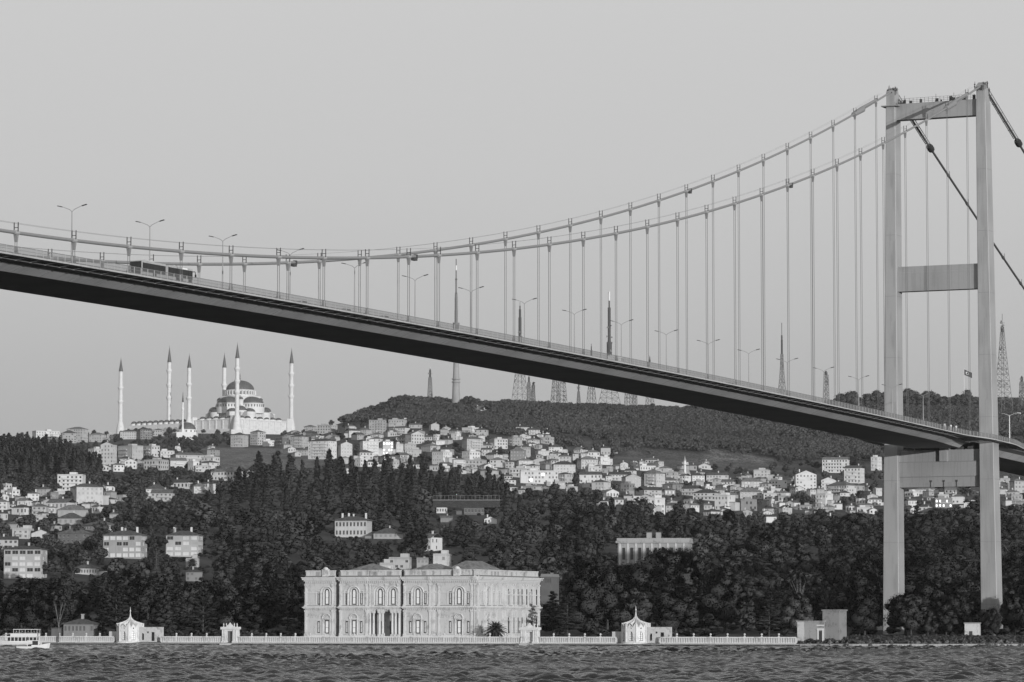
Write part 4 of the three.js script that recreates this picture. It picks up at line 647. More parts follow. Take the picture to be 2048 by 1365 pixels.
  for (let q = -50; q <= 50; q += 9.3) for (const [x, z, r] of [[q, 47.01, 0], [q, -47.41, 0]]) { if (Math.abs(q) < 8) continue; mkc('arcade_arch', (g) => { const s = new THREE.Shape(); s.moveTo(-3.6, -6); s.lineTo(3.6, -6); s.lineTo(3.6, 9); s.absarc(0, 9, 3.6, 0, Math.PI); g.add(new THREE.ExtrudeGeometry(s, { depth: .4, bevelEnabled: false }), T(x, 0, z, r)); }, M.mosqueShade); }  // solid slabs, the shade of the recessed arches put into a darker grey
  for (let q = -50; q <= 51; q += 10) for (const [x, z] of [[q, 42], [q, -42], [-cl / 2 + 5, q * .62], [cl / 2 - 5, q * .62]]) { mkc('small_dome', (g) => g.dome(x, 19.4, z, 4.3, 3.6, 12, 4), M.dome); mkc('small_drum', (g) => g.lathe(x, z, [[4.7, 17], [4.7, 19.4], [4.3, 19.4]], 12), M.mosque); }
}
function smallMosque(pd, pm, yb, tipY, Z, R, label, domeDark) {
  if (!Z) Z = -place(pd, yb).z;
  const b = at(pd, yb, Z), o = thing('small_mosque', label, 'mosque', V(b.x, ground(b.x, Z), b.z)), e = b.y - o.position.y, g = new G(); g.cbox(0, -4, 0, R * 2.3, e + 4 + R * .25, R * 2.3); g.lathe(0, 0, [[R * 1.06, e + R * .25], [R * 1.06, e + R * .55], [R, e + R * .6]], 16); mesh('wall', g, M.white, o);
  const d = new G(); d.dome(0, e + R * .6, 0, R, R * .85, 18, 6); mesh('dome', d, domeDark ? M.dome : M.concrete, o); const w = new G(); for (let i = 0; i < 12; i++) { const t = i / 12 * Math.PI * 2; w.cbox(Math.sin(t) * R * 1.05, e + R * .28, Math.cos(t) * R * 1.05, R * .14, R * .22, R * .14); } mesh('window', w, M.lattice, o, { kind: 'stuff' });
  const t = at(pm, tipY, Z), x = t.x - b.x, h = t.y - o.position.y, mg = new G(); mg.lathe(x, R * .9, [[1.7, -4], [1.7, h * .2], [1.15, h * .25], [1.05, h * .58], [1.7, h * .62], [1.7, h * .65], [1.0, h * .65], [1.0, h * .78]], 12); const mm = mesh('minaret', mg, M.white, o); const s = new G(); s.lathe(x, R * .9, [[1.2, h * .77], [.1, h * .98], [0, h]], 12); mesh('spire', s, domeDark ? M.dome : M.concrete, mm);
}
smallMosque(374, 366.8, 870, 784, 4250, 10, 'small white mosque with one minaret just below the great mosque', true);
smallMosque(1368, 1369.3, 958, 912, 0, 6.2, 'small mosque with a white minaret among the houses of the right-hand slope', false);

// ---------------------------------------------------------------- masts on the far hill
function latticeMast(pxx, baseY, tipY, wBase, Z, label, o2 = {}) {
  const k = mpp(Z), b = at(pxx, baseY, Z), yg = Math.min(b.y, ground(b.x, Z)) - 2, o = thing('lattice_mast', label, 'mast', V(b.x, yg, b.z), .5, o2.group), off = b.y - yg, H = at(pxx, tipY, Z).y - b.y, w0 = wBase * k, neckH = (o2.neck ?? .62) * H, wn = (o2.wNeck ?? .22) * w0, pw = o2.pow ?? 1;
  const wAt = (y) => lerp(wn, w0, (1 - clamp(y / neckH)) ** pw), th = (o2.bar ?? .5) * k, g = new G(), n = o2.panels ?? 9, ys = Array.from({ length: n + 1 }, (_, i) => neckH * (1 - (1 - i / n) ** 1.25));
  const c = (i, y) => { const a = wAt(y) / 2; return V([-1, 1, 1, -1][i] * a, y + off, [-1, -1, 1, 1][i] * a); };
  for (let i = 0; i < 4; i++) g.bar(c(i, 0).setY(-3), c(i, ys[0]), th * 1.3);
  const leg = new G(); for (let j = 0; j < n; j++) for (let i = 0; i < 4; i++) { const q = (i + 1) % 4; leg.bar(c(i, ys[j]), c(i, ys[j + 1]), th * 1.3); g.bar(c(i, ys[j + 1]), c(q, ys[j + 1]), th * .8); g.bar(c(i, ys[j]), c(q, ys[j + 1]), th * .7); g.bar(c(q, ys[j]), c(i, ys[j + 1]), th * .7); }
  mesh('leg', leg, M.lattice, o, { kind: 'stuff' }); mesh('bracing', g, M.lattice, o, { kind: 'stuff' });
  const m = new G(), r = RNG(Math.round(pxx)); const y1 = off + neckH, y2 = off + H;
  const st = o2.upper ?? [[.75, .9], [.9, .5], [1, .25]]; let yp = y1, wp = wn;
  for (const [f, w] of st) { const yn = lerp(y1, y2, f); m.rod(V(0, yp, 0), V(0, yn, 0), wn * w * .5, wn * w * .5, 6, true); yp = yn; }
  mesh('antenna', m, M.dark, o);
  const d = new G(); for (let i = 0; i < (o2.dishes ?? 8); i++) { const y = lerp(off + H * .18, y1 + (y2 - y1) * .6, r()), a = wAt(y - off) / 2 + .4, t = r() * 6.28; d.cbox(Math.sin(t) * a, y, Math.cos(t) * a, 2.2 * k, 2.6 * k, 2.2 * k); if (r() < .5) d.bar(V(-a - 2.2 * k, y, 0), V(a + 2.2 * k, y, 0), th); } mesh('dish', d, M.rope, o, { kind: 'stuff' });
  if (o2.white) { const w = new G(); w.rod(V(0, y2 - o2.white * k, 0), V(0, y2 + .3 * k, 0), Math.max(.9 * k, wn * .2), Math.max(.9 * k, wn * .2), 6, true); mesh('radome', w, M.white, o); }
  return o;
}
{
  const Z = 4690, k = mpp(Z), b = at(912, 806, Z), o = thing('broadcast_tower', 'tall concrete television tower on the wooded hill, half hidden behind the deck', 'tower', V(b.x, ground(b.x, Z) - 2, b.z)), Y = (y) => at(912, y, Z).y - o.position.y;
  const s = new G(); s.lathe(0, 0, [[8.3 * k, -3], [8.3 * k, Y(806)], [6.8 * k, Y(764)], [5.4 * k, Y(730)], [5 * k, Y(655)], [0, Y(655)]], 20); mesh('shaft', s, M.concrete, o);
  for (const y of [766, 760]) { const g = new G(); g.lathe(0, 0, [[6.6 * k, Y(y)], [8.8 * k, Y(y - .8)], [8.8 * k, Y(y - 2.2)], [6.6 * k, Y(y - 2.2)]], 20); mesh('gallery', g, M.concrete, o); }
  const h = new G(); h.lathe(0, 0, [[5 * k, Y(658)], [6.8 * k, Y(656)], [6.8 * k, Y(646)], [0, Y(646)]], 16); mesh('platform', h, M.lattice, o);
  const m = new G(); for (const [y0, y1, w] of [[646, 620, 3], [620, 588, 2.6], [588, 560, 1.7], [560, 530, 1.3], [530, 518, 1]]) m.rod(V(0, Y(y0), 0), V(0, Y(y1), 0), w * k, w * k, 8, true); mesh('antenna', m, M.lattice, o);
  const d = new G(); for (let y = 644; y > 594; y -= 3.4) { d.bar(V(-3.6 * k, Y(y), 0), V(3.6 * k, Y(y), 0), .8 * k); d.bar(V(0, Y(y), -3.6 * k), V(0, Y(y), 3.6 * k), .8 * k); } for (const y of [588, 560]) d.cbox(0, Y(y), 0, 4.4 * k, 2 * k, 4.4 * k); mesh('dipole', d, M.dark, o, { kind: 'stuff' }); const w = new G(); w.rod(V(0, Y(541), 0), V(0, Y(531), 0), 1.6 * k, 1.6 * k, 8, true); mesh('radome', w, M.white, o);
}
const MG = 'lattice masts on the wooded hill';
latticeMast(860, 812, 736, 9, 4740, 'small lattice mast with white tip, left of the concrete tower', { white: 9, neck: .75, wNeck: .5 });
latticeMast(1040, 816, 605, 27, 4690, 'wide-legged lattice mast right of the concrete tower, rising above the deck', { neck: .52, wNeck: .24, panels: 10, upper: [[.7, .95], [.86, .7], [.93, .4], [1, .12]] });
latticeMast(1058, 816, 752, 7, 4740, 'slim lattice mast close beside the wide-legged mast', { neck: .8, wNeck: .6 });
latticeMast(1066.5, 816, 764, 8, 4770, 'short lattice mast with round top beside the slim mast', { neck: .85, wNeck: .5 });
latticeMast(1111, 818, 735, 16, 4690, 'left one of a close pair of lattice masts under the deck', { neck: .8, wNeck: .45, dishes: 14 });
latticeMast(1124, 818, 733, 17, 4700, 'right one of a close pair of lattice masts under the deck', { neck: .8, wNeck: .5, dishes: 16 });
latticeMast(1157.5, 816, 750, 7, 4790, 'very thin mast between the close pair and the white-tipped mast', { neck: .5, wNeck: .4 });
latticeMast(1183, 818, 688, 16, 4740, 'slender lattice mast whose thin tip shows just above the deck', { neck: .6, wNeck: .25 });
latticeMast(1219, 820, 584, 37, 4690, 'tallest lattice mast with spread legs and bright white tip', { neck: .33, wNeck: .27, pow: 1.1, white: 18, upper: [[.18, 1], [.36, 1.05], [.38, .7], [.8, .6], [1, .3]], dishes: 14, panels: 8 });
latticeMast(1257, 812, 745, 12, 4720, 'short lattice mast right of the white-tipped mast, cut by the deck', { neck: .85, wNeck: .6 });
latticeMast(1270, 812, 750, 7, 4770, 'thin short mast right beside the short lattice mast', { neck: .85, wNeck: .7 });
latticeMast(1300, 812, 712, 13, 4720, 'lattice mast at the hill top just right of the deck crossing', { neck: .7, wNeck: .3 });
latticeMast(1565, 842, 646, 24, 4600, 'curved tapering lattice mast standing above the deck left of the tower', { neck: .68, wNeck: .16, pow: 1.7, panels: 12, upper: [[.45, 1], [.6, .8], [1, .3]], dishes: 6 });
latticeMast(1653, 830, 742, 10, 4650, 'stubby lattice mast crowded with aerials left of the bridge tower', { neck: .9, wNeck: .7, dishes: 26 });
latticeMast(2007, 812, 628, 27, 4540, 'dense tall lattice mast right of the bridge tower', { neck: .8, wNeck: .22, pow: 1.15, panels: 14, dishes: 40, upper: [[.3, 1.2], [.4, .4], [1, .15]] });
latticeMast(2045, 812, 752, 10, 4590, 'lattice mast cut by the right edge of the photo', { neck: .8, wNeck: .6, dishes: 20 });
{ // flag on the ridge
  const Z = 4700, k = mpp(Z), b = at(1929, 800, Z), o = thing('flag', 'dark flag with pale crescent and star on a white pole, between the tower legs', 'flag', V(b.x, ground(b.x, Z) - 1, b.z)), Y = (y) => at(1929, y, Z).y - o.position.y;
  const p = new G(); p.rod(V(0, 0, 0), V(0, Y(737), 0), .7 * k, .5 * k, 8, true); mesh('pole', p, M.white, o);
  const g = new G(), n = 10, f = (u, v) => V(u * 16 * k, Y(739) - v * 11 * k - u * 7 * k, Math.sin(u * 7) * 1.2 * k * u); for (let i = 0; i < n; i++) for (let j = 0; j < 3; j++) g.quad(f(i / n, (j + 1) / 3), f((i + 1) / n, (j + 1) / 3), f((i + 1) / n, j / 3), f(i / n, j / 3)); const cl = mesh('cloth', g, grey(.045, null, { side: THREE.DoubleSide }), o);
  const c = new G(), mid = (u, v, r, t) => { const q = f(clamp(u + r * Math.cos(t) * .7), v + r * Math.sin(t)); q.z += .25 * k; return q; }; for (let i = 0; i < 14; i++) { const t0 = .75 + i / 14 * 4.8, t1 = .75 + (i + 1) / 14 * 4.8, w = (t) => .1 * Math.sin((t - .75) / 4.8 * Math.PI); c.quad(mid(.42, .5, .27 - w(t0) * 1.3, t0), mid(.42, .5, .27, t0), mid(.42, .5, .27, t1), mid(.42, .5, .27 - w(t1) * 1.3, t1)); } const q0 = [0, 1, 2, 3, 4].map((i) => mid(.6, .5, .09, i * 1.2566)); c.tri(q0[0], q0[1], q0[2]).tri(q0[0], q0[2], q0[3]).tri(q0[0], q0[3], q0[4]); mesh('emblem', c, grey(.6, null, { side: THREE.DoubleSide }), cl);
}

// ---------------------------------------------------------------- houses of the slopes
const WALLS = [.11, .19, .28, .36, .44, .54].map((v) => grey(v, texPlaster)), ROOFS = [.06, .1, .15, .22].map((v) => grey(v, texRoof));
const PANES = [.1, .17, .26].map((v) => grey(v, null, { rough: .4 }));
const NUMW = ['', 'one', 'two', 'three', 'four', 'five', 'six', 'seven'];
const houses = [];             // {o, key, px} for the labels
const boxes = [];              // parts of the picture that no tree may cover: [x0, y0, x1, y1, Z]
function facade(wall, dark, o, W, H, n, cols, m, rand, opts = {}) { // wall with real openings; panes sit back in them
  const ch = H / n, cw = W / cols, ww = Math.min(cw * (opts.tall ? .8 : .55), opts.ww ?? 1.3), wh = ch * (opts.tall ?? .5); wall.m = dark.m = m;
  for (let j = 0; j < n; j++) for (let i = 0; i < cols; i++) {
    const x0 = -W / 2 + i * cw, x1 = x0 + cw, y0 = j * ch, y1 = y0 + ch;
    if (rand() < (opts.blank ?? .12)) { wall.quad(V(x0, y0, 0), V(x1, y0, 0), V(x1, y1, 0), V(x0, y1, 0)); continue; }
    const a = (x0 + x1) / 2 - ww / 2, b = a + ww, c = y0 + ch * (opts.tall ? .2 : .3), d = c + wh, e = -.22;
    wall.quad(V(x0, y0, 0), V(x1, y0, 0), V(x1, c, 0), V(x0, c, 0)).quad(V(x0, d, 0), V(x1, d, 0), V(x1, y1, 0), V(x0, y1, 0)).quad(V(x0, c, 0), V(a, c, 0), V(a, d, 0), V(x0, d, 0)).quad(V(b, c, 0), V(x1, c, 0), V(x1, d, 0), V(b, d, 0));
    wall.quad(V(a, c, 0), V(b, c, 0), V(b, c, e), V(a, c, e)).quad(V(a, d, e), V(b, d, e), V(b, d, 0), V(a, d, 0)).quad(V(a, c, e), V(a, d, e), V(a, d, 0), V(a, c, 0)).quad(V(b, c, 0), V(b, d, 0), V(b, d, e), V(b, c, e));
    if (opts.single) { const s = rand(), wi = new THREE.Group(); wi.name = 'window'; const g = new G(), f = new G(); g.m = f.m = m; g.quad(V(a, c, e), V(b, c, e), V(b, d, e), V(a, d, e)); f.box(a, a + .07, c, d, e, e + .06); f.box(b - .07, b, c, d, e, e + .06); f.box(a, b, d - .07, d, e, e + .06); f.box(a - .1, b + .1, c - .1, c, -.05, .12); f.cbox((a + b) / 2, c, e + .03, .07, wh, .06); const roller = opts.shut && s < opts.shut; mesh(roller ? 'shutter' : 'pane', g, roller ? WALLS[5] : M.paneDark, wi); mesh('frame', f, WALLS[4], wi); o.add(wi); }
    else dark.quad(V(a, c, e), V(b, c, e), V(b, d, e), V(a, d, e));
  }
  wall.m = dark.m = null;
}
let seedH = 1000;
function house(cx, yb, wpx, hpx, roof, tone, o2 = {}) {
  const p = o2.Z ? (() => { const q = at(cx, yb, o2.Z); return q; })() : place(cx, yb); if (!p) return null;
  const Z = -p.z, k = mpp(Z), r = RNG(seedH += 17), w = wpx * k * .96, h = Math.max(2.8, hpx * k), n = o2.n ?? Math.max(1, Math.round(h / 3.05)), turn = o2.turn ?? (r() - .62) * 1.5, d = o2.d ?? Math.min(w * (.6 + r() * .35), 13), name = o2.name ?? (n >= 4 ? 'apartment_house' : 'house');
  // seen width is shared by the front and one side
  const W = Math.max(3.5, (w - Math.abs(Math.sin(turn)) * d) / Math.cos(turn)), D = d;
  const o = thing(name, '', o2.cat ?? 'house', V(p.x, p.y, p.z - D * .3), turn), wall = new G(), dark = new G(), wm = WALLS[tone], rm = ROOFS[o2.rt ?? Math.floor(r() * 4)];
  const foot = 6; wall.box(-W / 2, W / 2, -foot, -.001, -D / 2, D / 2);
  const cols = o2.cols ?? Math.max(1, Math.round(W / 2.9)), colD = Math.max(1, Math.round(D / 3.2)), opt = { blank: o2.blank ?? .08 + .3 * r(), ww: o2.ww, tall: o2.tall, single: o2.single, shut: o2.shut };
  facade(wall, dark, o, W, h, n, cols, T(0, 0, D / 2), r, opt);
  facade(wall, dark, o, D, h, n, colD, T(W / 2, 0, 0, Math.PI / 2), r, { ...opt, blank: .35, single: o2.single && turn < -.05 });
  facade(wall, dark, o, D, h, n, colD, T(-W / 2, 0, 0, -Math.PI / 2), r, { ...opt, blank: .35, single: o2.single && turn > .05 });
  wall.quad(V(W / 2, 0, -D / 2), V(-W / 2, 0, -D / 2), V(-W / 2, h, -D / 2), V(W / 2, h, -D / 2)).quad(V(-W / 2, h, D / 2), V(W / 2, h, D / 2), V(W / 2, h, -D / 2), V(-W / 2, h, -D / 2));
  if (roof === 'gable') { const gh = W * .2; wall.tri(V(-W / 2, h, D / 2), V(W / 2, h, D / 2), V(0, h + gh, D / 2)).tri(V(W / 2, h, -D / 2), V(-W / 2, h, -D / 2), V(0, h + gh, -D / 2)); }
  mesh('wall', wall, wm, o);
  if (dark.p.length) mesh('window', dark, [M.paneDark, M.frame, PANES[0], PANES[1], PANES[0], PANES[2]][Math.floor(r() * 6)], o, { kind: 'stuff' });
  const rg = new G(); let ph = h;
  if (roof === 'hip') { const rh = o2.rh ?? Math.min(W, D) * (.2 + .1 * r()); rg.hip(-W / 2, W / 2, -D / 2, D / 2, h, rh, o2.over ?? .55); ph = h + rh; }
  else if (roof === 'gable') { rg.gable(-W / 2, W / 2, -D / 2, D / 2, h, W * .2, false); ph = h + W * .2; }
  else if (roof === 'side') { rg.gable(-W / 2, W / 2, -D / 2, D / 2, h, D * .2, true); ph = h + D * .2; }
  else { rg.box(-W / 2 - .2, W / 2 + .2, h, h + .25, -D / 2 - .2, D / 2 + .2); for (const [a, b, c, e] of [[-W / 2, W / 2, D / 2 - .2, D / 2], [-W / 2, W / 2, -D / 2, -D / 2 + .2], [-W / 2, -W / 2 + .2, -D / 2 + .2, D / 2 - .2], [W / 2 - .2, W / 2, -D / 2 + .2, D / 2 - .2]]) rg.box(a, b, h + .25, h + .95, c, e); }
  const rf = mesh('roof', rg, roof === 'flat' ? WALLS[Math.max(1, tone - 1)] : rm, o);
  if (roof === 'flat' && W > 6) { const s = new G(), x = lerp(-W / 4, W / 4, r()); s.cbox(x, h + .25, -D * .1, Math.min(W * .4, 5), 2.4, D * .5); mesh('roof_room', s, wm, rf); }
  else { const c = new G(), x = lerp(-W * .3, W * .3, r()), z = lerp(-D * .25, D * .1, r()); c.cbox(x, h + .2, z, .8, ph - h + 1.1, .7); c.cbox(x, ph + 1.2, z, 1.0, .2, .9); mesh('chimney', c, WALLS[Math.min(5, tone + 1)], rf); if (o2.chim) for (const q of o2.chim) { const e = new G(); e.cbox(q * W, h + .2, -D * .1, 1.0, ph - h + 1.6, .8); mesh('chimney', e, WALLS[5], rf); } }
  if (n >= 2 && (o2.balc ?? (r() < .55))) { // balconies
    const bw2 = W * (o2.bw ?? lerp(.3, .75, r())), bx = lerp(-(W - bw2) / 2, (W - bw2) / 2, r()); for (let j = 1; j < n; j++) { const b = new G(), y = j * h / n; b.box(bx - bw2 / 2, bx + bw2 / 2, y - .12, y + .08, D / 2 + .01, D / 2 + 1.3); b.box(bx - bw2 / 2, bx + bw2 / 2, y + .08, y + .95, D / 2 + 1.2, D / 2 + 1.3); b.box(bx - bw2 / 2, bx - bw2 / 2 + .1, y + .08, y + .95, D / 2 + .01, D / 2 + 1.2); b.box(bx + bw2 / 2 - .1, bx + bw2 / 2, y + .08, y + .95, D / 2 + .01, D / 2 + 1.2); mesh('balcony', b, WALLS[Math.min(5, tone + (r() < .5 ? 1 : 0))], o); }
  }
  const lean = r() < .35 && W > 7 && !o2.plain; if (lean) { const a = new G(), s = r() < .5 ? -1 : 1, aw = Math.min(5, W * .45); a.box(s * W / 2 + (s > 0 ? .002 : -aw), s * W / 2 + (s > 0 ? aw : -.002), -foot, h * .55, -D * .4, D * .3); mesh('annex', a, WALLS[Math.max(0, tone - 1)], o); const b = new G(); b.box(s * W / 2 + (s > 0 ? .002 : -aw - .2), s * W / 2 + (s > 0 ? aw + .2 : -.002), h * .55, h * .55 + .25, -D * .4 - .2, D * .3 + .3); mesh('annex_roof', b, rm, o); }
  boxes.push([cx - wpx / 2, yb - hpx * (o2.keep ?? 1), cx + wpx / 2, yb - hpx * (o2.low ?? .12), Z]);
  const tw = ['dark', 'dull', 'grey', 'light-grey', 'pale', 'white'][tone], rw = { hip: 'hipped roof', gable: 'front gable', side: 'pitched roof', flat: 'flat roof' }[roof];
  if (o2.glint) { const gm = new THREE.MeshStandardMaterial({ color: new THREE.Color().setRGB(.03, .03, .03), roughness: .2 }); for (const [gx, gy, az] of o2.glint) { const P = V(gx * W, gy * h, D / 2 + .12), wp = P.clone().applyAxisAngle(V(0, 1, 0), turn).add(o.position), toEye = V(0, EYE, 0).sub(wp).normalize(), n = toEye.add(sunDir).normalize(), y = Math.atan2(n.x, n.z) - turn, q = new G(); q.m = new THREE.Matrix4().compose(P, new THREE.Quaternion().setFromEuler(new THREE.Euler(-Math.asin(n.y), y, 0, 'YXZ')), V(1, 1, 1)); q.box(-1, 1, -.9, .9, -.04, .04); mesh('open_casement', q, gm, o); } }
  houses.push({ o, x: cx, y: yb, key: o2.label ? null : [`${tw} ${NUMW[n] === 'one' ? 'single' : NUMW[n] ?? n}-storey house with ${rw}`, zoneOf(cx, yb)], label: o2.label, w: wpx, h: hpx });
  return o;
}
function zoneOf(x, y) {
  if (x < 200 && y < 900) return 'on the ridge left of the great mosque';
  if (x < 450 && y < 900) return 'right below the great mosque';
  if (x < 450 && y < 960) return 'below the great mosque';
  if (x < 450 && y < 1015) return 'in the left-hand upper neighbourhood';
  if (x < 450) return 'in the lower left-hand neighbourhood';
  if (x < 700 && y < 930) return 'right of the great mosque';
  if (x < 700) return 'above the dark cypress grove';
  if (x < 900 && y < 900) return 'at central town\'s top';
  if (x < 900) return 'in central town\'s left part';
  if (x < 1100 && y < 912) return 'along central town\'s upper edge';
  if (x < 1060) return 'in central town\'s middle';
  if (x < 1230 && y < 955) return 'in central town\'s upper right';
  if (x < 1230) return 'in central town\'s lower right';
  if (x < 1420 && y < 985) return 'around the small mosque';
  if (x < 1420) return 'below the small mosque';
  if (x < 1640 && y < 1000) return 'right of the small mosque';
  if (x < 1640) return 'in the lower right-hand town';
  if (x < 1770) return 'just left of the bridge tower';
  if (x < 1965) return 'seen between the tower legs';
  return 'right of the bridge tower';
}
